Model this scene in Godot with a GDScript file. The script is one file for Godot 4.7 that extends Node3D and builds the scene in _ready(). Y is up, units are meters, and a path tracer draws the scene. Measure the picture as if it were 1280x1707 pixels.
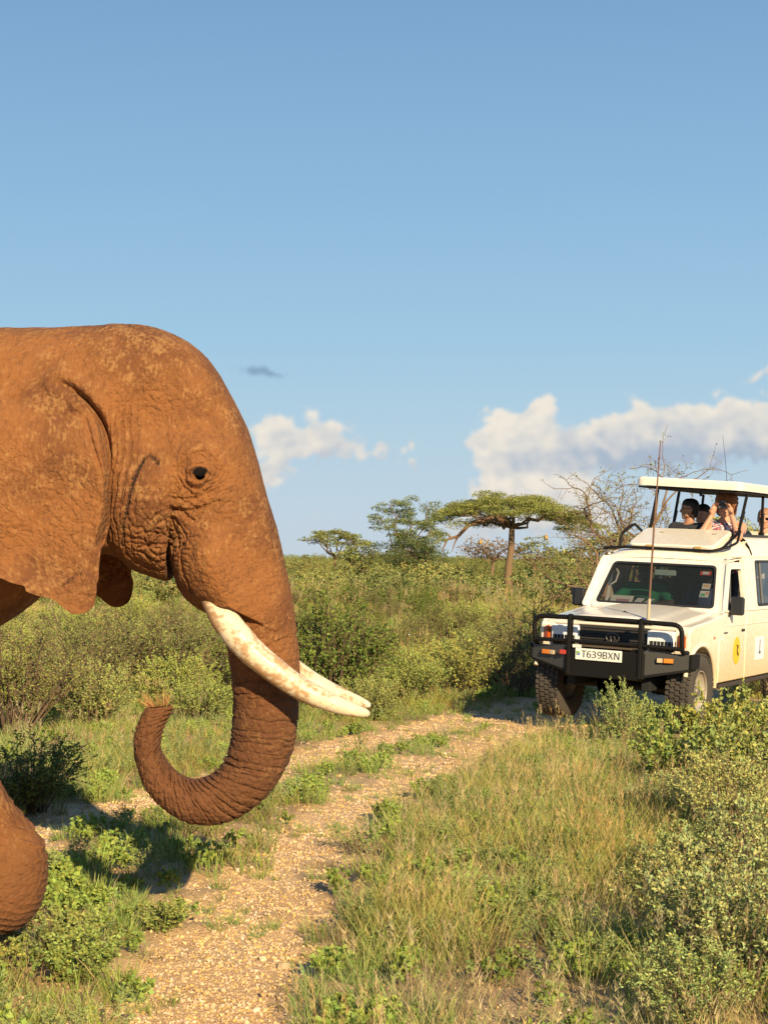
extends Node3D
# A bull elephant on a bush track in front of an open-roofed safari vehicle.
# Axes: camera at the origin looking along -z, ground at y = 0, metres.

const EYE := 1.8            # camera height
const FAR_SIDE := -7.7      # the elephant walks in the plane z = FAR_SIDE

class MB:
	var v := PackedVector3Array()
	var n := PackedVector3Array()
	var c := PackedColorArray()
	var uv := PackedVector2Array()
	var i := PackedInt32Array()
	var col := Color.WHITE
	var has_uv := false

	func vert(p: Vector3, nn: Vector3) -> int:
		v.push_back(p); n.push_back(nn); c.push_back(col)
		if has_uv: uv.push_back(Vector2.ZERO)
		return v.size() - 1

	func face(pts: Array, outward := Vector3.ZERO) -> void:
		var nn: Vector3 = (pts[2] - pts[0]).cross(pts[1] - pts[0]).normalized()
		var p := pts
		if outward != Vector3.ZERO and nn.dot(outward) < 0.0:
			p = pts.duplicate(); p.reverse(); nn = -nn
		var b := v.size()
		for q in p: vert(q, nn)
		for k in range(1, p.size() - 1):
			i.push_back(b); i.push_back(b + k); i.push_back(b + k + 1)

	# box with chamfered edges that shade round
	func box(at: Vector3, size: Vector3, ch := 0.01, basis := Basis.IDENTITY) -> void:
		var h := size * 0.5
		ch = minf(ch, minf(h.x, minf(h.y, h.z)) * 0.9)
		var id := {}
		var b0 := v.size()
		for axis in 3:
			for s in [-1.0, 1.0]:
				var nn := Vector3.ZERO; nn[axis] = s
				for s1 in [-1.0, 1.0]:
					for s2 in [-1.0, 1.0]:
						var p := Vector3.ZERO
						p[axis] = s * h[axis]
						p[(axis + 1) % 3] = s1 * (h[(axis + 1) % 3] - ch)
						p[(axis + 2) % 3] = s2 * (h[(axis + 2) % 3] - ch)
						var sg := [0.0, 0.0, 0.0]
						sg[axis] = s; sg[(axis + 1) % 3] = s1; sg[(axis + 2) % 3] = s2
						id[[axis, sg[0], sg[1], sg[2]]] = vert(at + basis * p, basis * nn)
		var quads := []
		for axis in 3:
			var a1 := (axis + 1) % 3
			var a2 := (axis + 2) % 3
			for s in [-1.0, 1.0]:
				var q := []
				for t in [[-1.0, -1.0], [1.0, -1.0], [1.0, 1.0], [-1.0, 1.0]]:
					var sg := [0.0, 0.0, 0.0]
					sg[axis] = s; sg[a1] = t[0]; sg[a2] = t[1]
					q.append(id[[axis, sg[0], sg[1], sg[2]]])
				quads.append(q)
			for s1 in [-1.0, 1.0]:      # edges along this axis
				for s2 in [-1.0, 1.0]:
					var q := []
					for t in [[a1, -1.0], [a1, 1.0], [a2, 1.0], [a2, -1.0]]:
						var sg := [0.0, 0.0, 0.0]
						sg[axis] = t[1]; sg[a1] = s1; sg[a2] = s2
						q.append(id[[t[0], sg[0], sg[1], sg[2]]])
					quads.append(q)
		for sx in [-1.0, 1.0]:
			for sy in [-1.0, 1.0]:
				for sz in [-1.0, 1.0]:
					quads.append([id[[0, sx, sy, sz]], id[[1, sx, sy, sz]], id[[2, sx, sy, sz]]])
		for q in quads:
			var mid := Vector3.ZERO
			for k in q: mid += v[k]
			mid = mid / q.size() - at
			var nn := (v[q[2]] - v[q[0]]).cross(v[q[1]] - v[q[0]])
			if nn.dot(mid) < 0.0: q.reverse()
			for k in range(1, q.size() - 1):
				i.push_back(q[0]); i.push_back(q[k]); i.push_back(q[k + 1])

	# beam of rectangular section between two points
	func beam(a: Vector3, b: Vector3, w: float, h: float, up := Vector3.UP, ch := 0.004) -> void:
		var z := (b - a).normalized()
		var x := up.cross(z).normalized()
		box((a + b) * 0.5, Vector3(w, h, a.distance_to(b)), ch, Basis(x, z.cross(x), z))

	func tube(path: PackedVector3Array, radii: Array, sides := 8, capped := true) -> void:
		var up := Vector3.UP
		var d0 := (path[1] - path[0]).normalized()
		if absf(d0.dot(up)) > 0.9: up = Vector3.RIGHT
		var x := up.cross(d0).normalized()
		var b := v.size()
		var m := path.size()
		for k in m:
			var d: Vector3 = (path[mini(k + 1, m - 1)] - path[maxi(k - 1, 0)]).normalized()
			x = (x - d * x.dot(d)).normalized()
			var y := d.cross(x)
			var r: float = radii[mini(k, radii.size() - 1)]
			for s in sides:
				var a := TAU * s / sides
				var o := x * cos(a) + y * sin(a)
				vert(path[k] + o * r, o)
		for k in m - 1:
			for s in sides:
				var t := (s + 1) % sides
				var p := b + k * sides
				i.append_array(PackedInt32Array([p + s, p + sides + s, p + t, p + t, p + sides + s, p + sides + t]))
		if capped:
			for e in 2:
				var ring := []
				for s in sides: ring.append(v[b + (m - 1) * sides * e + s])
				face(ring, (path[0] - path[1]) if e == 0 else (path[m - 1] - path[m - 2]))

	# a closed profile (radius, height) turned about the axis
	func lathe(at: Vector3, basis: Basis, prof: PackedVector2Array, sides := 20) -> void:
		var b := v.size()
		var m := prof.size()
		for k in m:
			var d := (prof[mini(k + 1, m - 1)] - prof[maxi(k - 1, 0)]).normalized()
			for s in sides:
				var a := TAU * s / sides
				vert(at + basis * Vector3(prof[k].x * cos(a), prof[k].y, prof[k].x * sin(a)), basis * Vector3(d.y * cos(a), -d.x, d.y * sin(a)))
		for k in m - 1:
			for s in sides:
				var t := (s + 1) % sides
				var p := b + k * sides
				i.append_array(PackedInt32Array([p + s, p + t, p + sides + s, p + t, p + sides + t, p + sides + s]))

	# rows of points already in v starting at b; smooth normals
	func sheet(b: int, rows: int, cols: int, closed := false) -> void:
		var last := cols if closed else cols - 1
		for r in rows - 1:
			for k in last:
				var t := (k + 1) % cols
				var p := b + r * cols
				i.append_array(PackedInt32Array([p + k, p + t, p + cols + k, p + t, p + cols + t, p + cols + k]))

	func smooth_from(b: int, first_index: int) -> void:
		for k in range(b, v.size()): n[k] = Vector3.ZERO
		var q := first_index
		while q < i.size():
			var f := (v[i[q + 2]] - v[i[q]]).cross(v[i[q + 1]] - v[i[q]])
			n[i[q]] += f; n[i[q + 1]] += f; n[i[q + 2]] += f
			q += 3
		for k in range(b, v.size()): n[k] = n[k].normalized()

	# flat plate from a polygon in a plane: origin o, axes x and y, thickness along z = x × y, bevelled front rim
	func plate(poly: PackedVector2Array, o: Vector3, x: Vector3, y: Vector3, thick: float, bev := 0.006) -> void:
		var z := x.cross(y).normalized()
		var pp := poly
		if Geometry2D.is_polygon_clockwise(pp): pp = pp.duplicate(); pp.reverse()
		var m := pp.size()
		var inset := PackedVector2Array()
		for k in m:
			var a := (pp[k] - pp[(k + m - 1) % m]).normalized()
			var e := (pp[(k + 1) % m] - pp[k]).normalized()
			var na := Vector2(-a.y, a.x)
			var ne := Vector2(-e.y, e.x)
			var s := na + ne
			inset.push_back(pp[k] + s * (bev / maxf(s.length_squared() * 0.5, 0.4)))
		var tri := Geometry2D.triangulate_polygon(pp)
		for side in 2:
			var b := v.size()
			var zz := z * (thick * 0.5 if side == 0 else -thick * 0.5)
			for q in (inset if side == 0 else pp): vert(o + x * q.x + y * q.y + zz, z if side == 0 else -z)
			for t in range(0, tri.size(), 3):
				var p0 := b + tri[t]
				var p1 := b + tri[t + 1]
				var p2 := b + tri[t + 2]
				var f := (v[p2] - v[p0]).cross(v[p1] - v[p0])
				if f.dot(n[p0]) < 0.0:
					var sw := p1; p1 = p2; p2 = sw
				i.push_back(p0); i.push_back(p1); i.push_back(p2)
		for k in m:
			var k2 := (k + 1) % m
			var e := (pp[k2] - pp[k]).normalized()
			var out := x * e.y - y * e.x
			var a := o + x * pp[k].x + y * pp[k].y
			var bb := o + x * pp[k2].x + y * pp[k2].y
			var ai := o + x * inset[k].x + y * inset[k].y + z * (thick * 0.5)
			var bi := o + x * inset[k2].x + y * inset[k2].y + z * (thick * 0.5)
			face([a - z * thick * 0.5, bb - z * thick * 0.5, bb + z * (thick * 0.5 - bev), a + z * (thick * 0.5 - bev)], out)
			face([a + z * (thick * 0.5 - bev), bb + z * (thick * 0.5 - bev), bi, ai], out + z)

	# frame between an outer and an inner loop of equally many 3-D points, given a thickness along z
	func hoop(outer: Array, inner: Array, z: Vector3) -> void:
		var m := outer.size()
		for k in m:
			var k2 := (k + 1) % m
			face([outer[k] + z, outer[k2] + z, inner[k2] + z, inner[k] + z], z)
			face([outer[k] - z, outer[k2] - z, inner[k2] - z, inner[k] - z], -z)
			face([outer[k] - z, outer[k2] - z, outer[k2] + z, outer[k] + z], outer[k] - inner[k])
			face([inner[k] - z, inner[k2] - z, inner[k2] + z, inner[k] + z], inner[k] - outer[k])

	func ball(at: Vector3, r: Vector3, rows := 10, cols := 14, basis := Basis.IDENTITY) -> void:
		var b := v.size()
		for a in rows + 1:
			var th := PI * a / rows
			for k in cols:
				var ph := TAU * k / cols
				var d := Vector3(sin(th) * cos(ph), cos(th), sin(th) * sin(ph))
				vert(at + basis * (d * r), basis * (d / r).normalized())
		sheet(b, rows + 1, cols, true)

	func leaf(at: Vector3, dir: Vector3, side: Vector3, len: float, wid: float, fold := 0.25) -> void:
		var up := dir.cross(side).normalized()
		var m := at + dir * (len * 0.45) - up * (wid * fold)
		var b := v.size()
		v.append_array(PackedVector3Array([at, m + side * (wid * 0.5) + up * (wid * fold), at + dir * len, m - side * (wid * 0.5) + up * (wid * fold)]))
		c.append_array(PackedColorArray([col, col, col, col]))
		i.append_array(PackedInt32Array([b, b + 1, b + 2, b, b + 2, b + 3]))

	func done(flat := false) -> ArrayMesh:
		var a := []
		a.resize(Mesh.ARRAY_MAX)
		a[Mesh.ARRAY_VERTEX] = v
		if not flat and n.size() == v.size(): a[Mesh.ARRAY_NORMAL] = n
		a[Mesh.ARRAY_COLOR] = c
		if has_uv: a[Mesh.ARRAY_TEX_UV] = uv
		a[Mesh.ARRAY_INDEX] = i
		var m := ArrayMesh.new()
		m.add_surface_from_arrays(Mesh.PRIMITIVE_TRIANGLES, a)
		return m

# ---------------------------------------------------------------- naming
var used := {}
func numbered(called: String) -> String:
	var k: int = used.get(called, 0)
	used[called] = k + 1
	return called if k == 0 else "%s_%03d" % [called, k]

func tag(o: Node, label: String, category: String, group := "") -> Node:
	o.set_meta("label", label); o.set_meta("category", category)
	if group: o.set_meta("group", group)
	return o

func thing(called: String, label: String, category: String, xf := Transform3D.IDENTITY, group := "") -> Node3D:
	var o := Node3D.new()
	o.name = numbered(called)
	o.transform = xf
	add_child(o)
	tag(o, label, category, group)
	return o

func part(called: String, mesh: Mesh, m: Material, parent: Node) -> MeshInstance3D:
	var o := MeshInstance3D.new()
	o.mesh = mesh
	o.material_override = m
	if parent == self:
		o.name = numbered(called)
	else:
		var k: int = parent.get_meta("_n_" + called) if parent.has_meta("_n_" + called) else 0
		parent.set_meta("_n_" + called, k + 1)
		o.name = called if k == 0 else "%s_%03d" % [called, k]
	parent.add_child(o, true)
	return o

var dust_n := noise(1.7, 70, 3)
func obj(called: String, b: MB, m: Material, parent: Node = self, flat := false) -> MeshInstance3D:
	if m == paint and paint != null:      # road dust clings to the lower panels and in patches on the bonnet and roof
		for k in b.v.size():
			var p := b.v[k]
			var d := 0.75 * smoothstep(1.05, 0.42, p.y) + 0.10 + 0.35 * maxf(0.0, dust_n.get_noise_3dv(p))
			b.c[k] = Color.WHITE.lerp(Color(0.80, 0.60, 0.36), clampf(d, 0.0, 0.8))
	return part(called, b.done(flat), m, parent)

func scatter(called: String, mesh: Mesh, m: Material, xfs: Array, cols: PackedColorArray, label := "", parent: Node = self) -> MultiMeshInstance3D:
	var mm := MultiMesh.new()
	mm.transform_format = MultiMesh.TRANSFORM_3D
	mm.use_colors = true
	mm.mesh = mesh
	mm.instance_count = xfs.size()
	var buf := PackedFloat32Array()
	buf.resize(xfs.size() * 16)
	for k in xfs.size():
		var t: Transform3D = xfs[k]
		var o := k * 16
		for r in 3:
			buf[o + r * 4] = t.basis.x[r]; buf[o + r * 4 + 1] = t.basis.y[r]; buf[o + r * 4 + 2] = t.basis.z[r]; buf[o + r * 4 + 3] = t.origin[r]
		buf[o + 12] = cols[k].r; buf[o + 13] = cols[k].g; buf[o + 14] = cols[k].b; buf[o + 15] = 1.0
	mm.buffer = buf
	var o := MultiMeshInstance3D.new()
	o.name = numbered(called)
	o.multimesh = mm
	o.material_override = m
	o.set_meta("kind", "stuff")
	if label: o.set_meta("label", label)
	parent.add_child(o, true)
	return o

# ---------------------------------------------------------------- materials
func lin(r: float, g: float, b: float) -> Color: return Color(r, g, b).linear_to_srgb()

func mat(c: Color, rough := 0.6, metal := 0.0) -> StandardMaterial3D:
	var m := StandardMaterial3D.new()
	m.albedo_color = c.linear_to_srgb()
	m.roughness = rough
	m.metallic = metal
	m.cull_mode = BaseMaterial3D.CULL_DISABLED
	return m

func vmat(rough := 0.8, through := 0.0, tint := Color(0.6, 0.8, 0.2)) -> StandardMaterial3D:
	var m := mat(Color.WHITE, rough)
	m.vertex_color_use_as_albedo = true
	if through > 0.0:
		m.backlight_enabled = true
		m.backlight = Color(tint.r, tint.g, tint.b) * through
	return m

func pane(c: Color, alpha: float) -> StandardMaterial3D:
	var m := mat(c, 0.03)
	m.albedo_color.a = alpha
	m.transparency = BaseMaterial3D.TRANSPARENCY_ALPHA
	return m

func noise(freq: float, sd: int, oct := 4, type := FastNoiseLite.TYPE_SIMPLEX_SMOOTH) -> FastNoiseLite:
	var f := FastNoiseLite.new()
	f.noise_type = type
	f.frequency = freq
	f.seed = sd
	f.fractal_octaves = oct
	if oct == 1: f.fractal_type = FastNoiseLite.FRACTAL_NONE
	return f

func cells(freq: float, sd: int, jitter := 1.0) -> FastNoiseLite:
	var f := noise(freq, sd, 1, FastNoiseLite.TYPE_CELLULAR)
	f.cellular_return_type = FastNoiseLite.RETURN_DISTANCE2_SUB
	f.cellular_jitter = jitter
	return f

# height texture: layers of [noise, weight, gamma]
func relief(side: int, layers: Array) -> ImageTexture:
	var sum := PackedFloat32Array()
	sum.resize(side * side)
	for l in layers:
		var im: Image = l[0].get_seamless_image(side, side, false, false, 0.06, true)
		im.convert(Image.FORMAT_L8)
		var d := im.get_data()
		for k in d.size(): sum[k] += pow(d[k] / 255.0, l[2]) * l[1]
	var out := PackedByteArray()
	out.resize(side * side)
	for k in sum.size(): out[k] = clampi(int(sum[k] * 255.0), 0, 255)
	return ImageTexture.create_from_image(Image.create_from_data(side, side, false, Image.FORMAT_L8, out))

func bumpy(m: StandardMaterial3D, tex: Texture2D, cm: float, per_metre: float, world := false) -> StandardMaterial3D:
	m.heightmap_enabled = true
	m.heightmap_texture = tex
	m.heightmap_scale = cm
	m.uv1_triplanar = true
	m.uv1_world_triplanar = world
	m.uv1_scale = Vector3.ONE * per_metre
	return m

# ---------------------------------------------------------------- curves
func spline(p: PackedVector2Array, t: float) -> Vector2:
	var m := p.size()
	var k := clampi(int(t), 0, m - 2)
	return p[k].cubic_interpolate(p[k + 1], p[maxi(k - 1, 0)], p[mini(k + 2, m - 1)], t - k)

func lerp_list(p: Array, t: float) -> float:
	var k := clampi(int(t), 0, p.size() - 2)
	return lerpf(p[k], p[k + 1], smoothstep(0.0, 1.0, t - k) * 0.5 + (t - k) * 0.5)

func seg_dist(p: Vector2, line: PackedVector2Array) -> float:
	var best := 1e9
	for k in line.size() - 1:
		best = minf(best, p.distance_squared_to(Geometry2D.get_closest_point_to_segment(p, line[k], line[k + 1])))
	return sqrt(best)

# ---------------------------------------------------------------- bodies: tapered capsules joined by a smooth minimum, meshed as surface nets
# bone: [from, to, radius_from, radius_to, flatten Vector3 (optional)]
func flesh(b: MB, bones: Array, cell: float, k := 0.04) -> void:
	var lo := Vector3.ONE * 1e9
	var hi := -lo
	for o in bones:
		var r: float = maxf(o[2], o[3]) * 1.15 + k
		for e in 2:
			lo = lo.min(o[e] - Vector3.ONE * r); hi = hi.max(o[e] + Vector3.ONE * r)
	lo -= Vector3.ONE * cell * 2
	var dim := Vector3i(((hi - lo) / cell).ceil()) + Vector3i.ONE * 3
	var nx := dim.x; var ny := dim.y; var nz := dim.z
	var f := PackedFloat32Array()
	f.resize(nx * ny * nz)
	f.fill(1e3)
	for o in bones:
		var pa: Vector3 = o[0]; var pb: Vector3 = o[1]
		var ra: float = o[2]; var rb: float = o[3]
		var r := maxf(ra, rb) + k + cell * 2
		var mn := Vector3i(((pa.min(pb) - Vector3.ONE * r - lo) / cell).floor()).clamp(Vector3i.ZERO, dim - Vector3i.ONE)
		var mx := Vector3i(((pa.max(pb) + Vector3.ONE * r - lo) / cell).ceil()).clamp(Vector3i.ZERO, dim - Vector3i.ONE)
		var ab := pb - pa
		var ll := maxf(ab.length_squared(), 1e-9)
		for z in range(mn.z, mx.z + 1):
			for y in range(mn.y, mx.y + 1):
				var row := (z * ny + y) * nx
				for x in range(mn.x, mx.x + 1):
					var p := lo + Vector3(x, y, z) * cell
					var t := clampf((p - pa).dot(ab) / ll, 0.0, 1.0)
					var d := p.distance_to(pa + ab * t) - lerpf(ra, rb, t)
					var old := f[row + x]
					if old > 100.0: f[row + x] = d
					else:
						var h := maxf(k - absf(old - d), 0.0) / k
						f[row + x] = minf(old, d) - h * h * k * 0.25
	var id := PackedInt32Array()
	id.resize(f.size())
	id.fill(-1)
	var b0 := b.v.size()
	var i0 := b.i.size()
	var off := [0, 1, nx, nx + 1, nx * ny, nx * ny + 1, nx * ny + nx, nx * ny + nx + 1]
	var edges := [0, 1, 2, 3, 4, 5, 6, 7, 0, 2, 1, 3, 4, 6, 5, 7, 0, 4, 1, 5, 2, 6, 3, 7]
	for z in nz - 1:
		for y in ny - 1:
			var row := (z * ny + y) * nx
			for x in nx - 1:
				var q := row + x
				var f0 := f[q]
				if f0 > cell * 2.5 or f0 < -cell * 2.5: continue
				var mask := 0
				for e in 8:
					if f[q + off[e]] < 0.0: mask |= 1 << e
				if mask == 0 or mask == 255: continue
				var s := Vector3.ZERO
				var m := 0
				for e in 12:
					var a: int = edges[e * 2]; var c: int = edges[e * 2 + 1]
					if ((mask >> a) & 1) == ((mask >> c) & 1): continue
					var fa := f[q + off[a]]; var fc := f[q + off[c]]
					var t := fa / (fa - fc)
					s += Vector3(a & 1, (a >> 1) & 1, a >> 2).lerp(Vector3(c & 1, (c >> 1) & 1, c >> 2), t)
					m += 1
				id[q] = b.vert(lo + (Vector3(x, y, z) + s / m) * cell, Vector3.ZERO)
	for z in range(1, nz - 1):
		for y in range(1, ny - 1):
			var row := (z * ny + y) * nx
			for x in range(1, nx - 1):
				var q := row + x
				var inside := f[q] < 0.0
				for axis in 3:
					var step: int = [1, nx, nx * ny][axis]
					if (f[q + step] < 0.0) == inside: continue
					var s1: int = [nx, nx * ny, 1][axis]
					var s2: int = [nx * ny, 1, nx][axis]
					var a := id[q]; var c := id[q - s1]; var d := id[q - s1 - s2]; var e := id[q - s2]
					if a < 0 or c < 0 or d < 0 or e < 0: continue
					if inside: b.i.append_array(PackedInt32Array([a, c, d, a, d, e]))
					else: b.i.append_array(PackedInt32Array([a, d, c, a, e, d]))
	b.smooth_from(b0, i0)
# ---------------------------------------------------------------- sky
const SKY_W := 4096
func air(el: float) -> Color:          # clear sky by elevation (degrees), linear
	var stops := [[0.0, Color(0.50, 0.58, 0.645)], [1.5, Color(0.485, 0.59, 0.675)], [4.5, Color(0.41, 0.57, 0.68)], [8.0, Color(0.315, 0.52, 0.69)], [13.0, Color(0.245, 0.43, 0.64)], [19.5, Color(0.180, 0.335, 0.555)], [40.0, Color(0.085, 0.20, 0.46)], [90.0, Color(0.045, 0.12, 0.33)]]
	for k in range(1, stops.size()):
		if el <= stops[k][0]:
			return stops[k - 1][1].lerp(stops[k][1], (el - stops[k - 1][0]) / (stops[k][0] - stops[k - 1][0]))
	return stops[-1][1]

func make_sky() -> ImageTexture:
	var w := SKY_W
	var h := w / 2
	var im := Image.create_empty(w, h, false, Image.FORMAT_RGBF)
	for y in h:
		im.fill_rect(Rect2i(0, y, w, 1), air(maxf(90.0 - (y + 0.5) / h * 180.0, 0.0)))
	# cumulus heaps: azimuth and elevation of the centre, radii (degrees), weight, how grey the heap is
	var heaps := [
		[-2.9, 4.4, 1.5, 0.70, 1.0, 0.15], [-2.1, 4.05, 0.9, 0.5, 0.9, 0.2], [-3.7, 4.15, 0.8, 0.7, 0.8, 0.2], [-0.9, 3.97, 0.8, 0.2, 0.5, 0.3], [0.9, 3.65, 0.42, 0.20, 0.8, 0.1], [-4.1, 3.0, 0.75, 0.65, 0.85, 0.15], [0.0, 3.95, 0.4, 0.2, 0.6, 0.2],
		[5.62, 5.15, 0.42, 0.48, 1.5, 0.0], [4.2, 5.2, 1.05, 0.16, 0.7, 0.1], [4.1, 4.1, 0.85, 0.85, 1.2, 0.1], [5.1, 4.2, 1.3, 0.8, 1.2, 0.2], [6.0, 3.9, 0.6, 0.5, 1.0, 0.05], [8.0, 4.5, 0.8, 0.6, 1.1, 0.0], [9.1, 4.75, 1.5, 0.7, 1.2, 0.25], [11.2, 4.85, 1.6, 0.65, 1.2, 0.15], [13.3, 4.8, 1.5, 0.65, 1.1, 0.2],
		[5.3, 3.5, 1.6, 0.42, 1.0, 0.85], [7.8, 3.75, 1.8, 0.5, 1.1, 0.95], [10.2, 3.7, 2.1, 0.55, 1.1, 0.9], [13.2, 3.9, 2.0, 0.5, 0.9, 0.7],
		[4.0, 2.65, 0.9, 0.55, 1.2, 0.0], [5.3, 2.6, 1.3, 0.75, 1.4, 0.0], [6.6, 2.2, 1.1, 0.9, 1.2, 0.05], [4.6, 1.7, 1.6, 0.6, 0.8, 0.15], [7.2, 1.4, 1.4, 0.5, 0.7, 0.2],
		[13.0, 6.45, 0.85, 0.2, 0.8, 0.2], [13.6, 5.8, 0.5, 0.1, 0.6, 0.3], [2.6, 1.0, 2.6, 0.7, 0.5, 0.35], [-2.5, 1.4, 3.0, 0.5, 0.35, 0.35]]
	var big := noise(0.5, 11, 3)
	var fine := noise(1.5, 12, 3)
	var around := noise(0.06, 13, 5)
	var top := int((90.0 - 15.0) / 180.0 * h)
	var x := 0
	while x < w:
		var az := fposmod((x + 0.5) / w * 360.0 + 180.0, 360.0) - 180.0      # 0 is -z
		var seen := absf(az) < 18.0
		var stride := 1 if seen else 4
		for y in range(top, h / 2 + 6):
			var el := 90.0 - (y + 0.5) / h * 180.0
			var p := Vector2(az, el)
			var wob := Vector2(big.get_noise_2d(az, el * 1.3), big.get_noise_2d(az + 40.0, el * 1.3)) * 0.5 + Vector2(fine.get_noise_2d(az, el), fine.get_noise_2d(az + 40.0, el)) * 0.24
			var q := p + wob
			var dens := 0.0
			var grey := 0.0
			var lift := 0.0
			for e in heaps:
				var dx: float = (q.x - e[0]) / e[2]
				if absf(dx) > 2.2: continue
				var dy: float = (q.y - e[1]) / e[3]
				var g: float = exp(-(dx * dx + dy * dy)) * e[4]
				dens += g
				grey += g * e[5]
				lift += g * clampf(dy * 0.6 - dx * 0.25, -1.0, 1.0)
			if not seen:
				var m := around.get_noise_2d(az, el * 2.2) * 2.2 + 0.25 - absf(el - 3.6) * 0.28
				dens += maxf(m, 0.0) * smoothstep(17.5, 24.0, absf(az))
				grey += maxf(m, 0.0) * clampf(0.9 - el * 0.16, 0.0, 1.0)
			var c := air(maxf(el, 0.0))
			if dens > 0.02:
				var cover := smoothstep(0.30, 0.76, dens + fine.get_noise_2d(az * 1.3, el * 1.6) * 0.2)
				var gr := clampf(grey / dens - lift / dens * 0.42 + big.get_noise_2d(az * 1.3 + 9.0, el * 1.8) * 0.42 + fine.get_noise_2d(az * 1.2 + 90.0, el * 1.5) * 0.14 + 0.14, 0.0, 1.0)
				var lit := Color(0.82, 0.745, 0.635).lerp(Color(0.365, 0.435, 0.535), gr)
				c = c.lerp(lit, cover * 0.92)
			# the small slate-coloured shred of cloud above the elephant's forehead
			var dx2 := (q.x + 4.3) / 0.95
			var dy2 := (p.y + wob.y * 0.35 - 6.66 + (q.x + 4.3) * 0.12) / (0.17 - 0.05 * dx2)
			c = c.lerp(Color(0.20, 0.30, 0.44), smoothstep(0.25, 0.8, exp(-(dx2 * dx2 + dy2 * dy2)) + fine.get_noise_2d(az * 2.0, el * 2.0) * 0.15) * 0.8)
			im.set_pixel(x, y, c)
			if not seen:
				for s in range(1, mini(4, w - x)): im.set_pixel(x + s, y, c)
		x += stride
	return ImageTexture.create_from_image(im)

# ---------------------------------------------------------------- ground
var rut_right := PackedVector2Array([Vector2(-0.75, 6.0), Vector2(-0.72, -2.0), Vector2(-0.68, -5.5), Vector2(-0.72, -8.2), Vector2(-0.55, -10.2), Vector2(-0.02, -12.6), Vector2(0.60, -14.8), Vector2(1.20, -16.8), Vector2(1.75, -18.2), Vector2(3.2, -20.6), Vector2(5.6, -24.4), Vector2(11.0, -33.0)])
var rut_left := PackedVector2Array([Vector2(-2.7, 6.0), Vector2(-2.75, -3.0), Vector2(-2.7, -8.0), Vector2(-2.35, -10.7), Vector2(-1.75, -12.4), Vector2(-1.15, -13.9), Vector2(-0.45, -15.9), Vector2(0.5, -17.7), Vector2(1.3, -19.2), Vector2(2.4, -21.2), Vector2(4.6, -25.2), Vector2(10.0, -34.0)])
var gn1 := noise(0.16, 21, 3)
var gn2 := noise(0.9, 22, 3)
var gn3 := noise(5.0, 23, 3)
var gfar := noise(0.008, 24, 3)
var edge_n := noise(1.6, 25, 3)

func bare(x: float, z: float) -> float:      # 1 on the trodden earth of the two ruts, 0 in the grass
	if z < -40.0: return 0.0
	var p := Vector2(x, z)
	var wob := edge_n.get_noise_2d(x, z) * 0.42
	var a := seg_dist(p, rut_right) + wob
	var b := seg_dist(p, rut_left) + wob
	return maxf(1.0 - smoothstep(0.19, 0.52, a), 1.0 - smoothstep(0.24, 0.52, b))

func gh(x: float, z: float) -> float:
	var d := Vector2(x, z).length()
	var near := 1.0 - smoothstep(60.0, 140.0, d)
	var y := (gn1.get_noise_2d(x, z) * 0.05 + gn2.get_noise_2d(x, z) * 0.025) * near - 0.02
	if d < 45.0: y += gn3.get_noise_2d(x, z) * 0.012 - bare(x, z) * 0.035
	return y + gfar.get_noise_2d(x, z) * 2.0 * smoothstep(90.0, 300.0, d) + 1.5 * smoothstep(250.0, 700.0, d)

func make_ground() -> void:
	var b := MB.new()
	var zs := [60.0, 30.0, 15.0, 6.0, 2.0, 0.0, -2.0, -3.5]
	var z := -4.3
	while z > -1500.0:
		zs.append(z)
		z -= 0.045 + 0.0042 * absf(z) * (1.0 + absf(z) * 0.02)
	var cols := 260
	var soil_a := Color(0.73, 0.485, 0.25)
	var soil_b := Color(0.62, 0.36, 0.145)
	var litter := Color(0.44, 0.30, 0.135)
	for zz in zs:
		var wid := 5.0 + maxf(-zz, 0.0) * 0.42 + (maxf(-zz - 40.0, 0.0)) * 0.9
		if zz > -3.0: wid = maxf(wid, 60.0 if zz > 1.0 else 9.0)
		for k in cols:
			var t := 2.0 * k / (cols - 1) - 1.0
			var x: float = wid * (t * 0.6 + t * t * t * 0.4)
			var m := bare(x, zz)
			var s := gn3.get_noise_2d(x * 0.6, zz * 0.6) * 0.5 + gn2.get_noise_2d(x + 50.0, zz) * 0.5
			b.col = soil_a.lerp(soil_b, clampf(0.4 + s * 1.1, 0.0, 1.0)).lerp(litter, (1.0 - m) * 0.65)
			if zz < -45.0: b.col = b.col.lerp(Color(0.24, 0.23, 0.08), smoothstep(-45.0, -90.0, zz))
			b.vert(Vector3(x, gh(x, zz), zz), Vector3.UP)
	b.sheet(0, zs.size(), cols)
	b.smooth_from(0, 0)
	if b.n[0].y < 0.0:
		for k in b.n.size(): b.n[k] = -b.n[k]
		var q := 0
		while q < b.i.size():
			var s := b.i[q]; b.i[q] = b.i[q + 1]; b.i[q + 1] = s
			q += 3
	var m := vmat(0.95)
	bumpy(m, relief(1024, [[noise(0.03, 31, 5), 0.5, 1.0], [cells(0.09, 32), 0.45, 0.6]]), 1.5, 0.9, true)
	m.detail_enabled = true
	m.detail_blend_mode = BaseMaterial3D.BLEND_MODE_MUL
	m.detail_albedo = grain(512, 33, Color(0.86, 0.84, 0.82), Color(1.0, 1.0, 1.0))
	var o := obj("ground", b, m)
	o.set_meta("kind", "structure")

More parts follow.
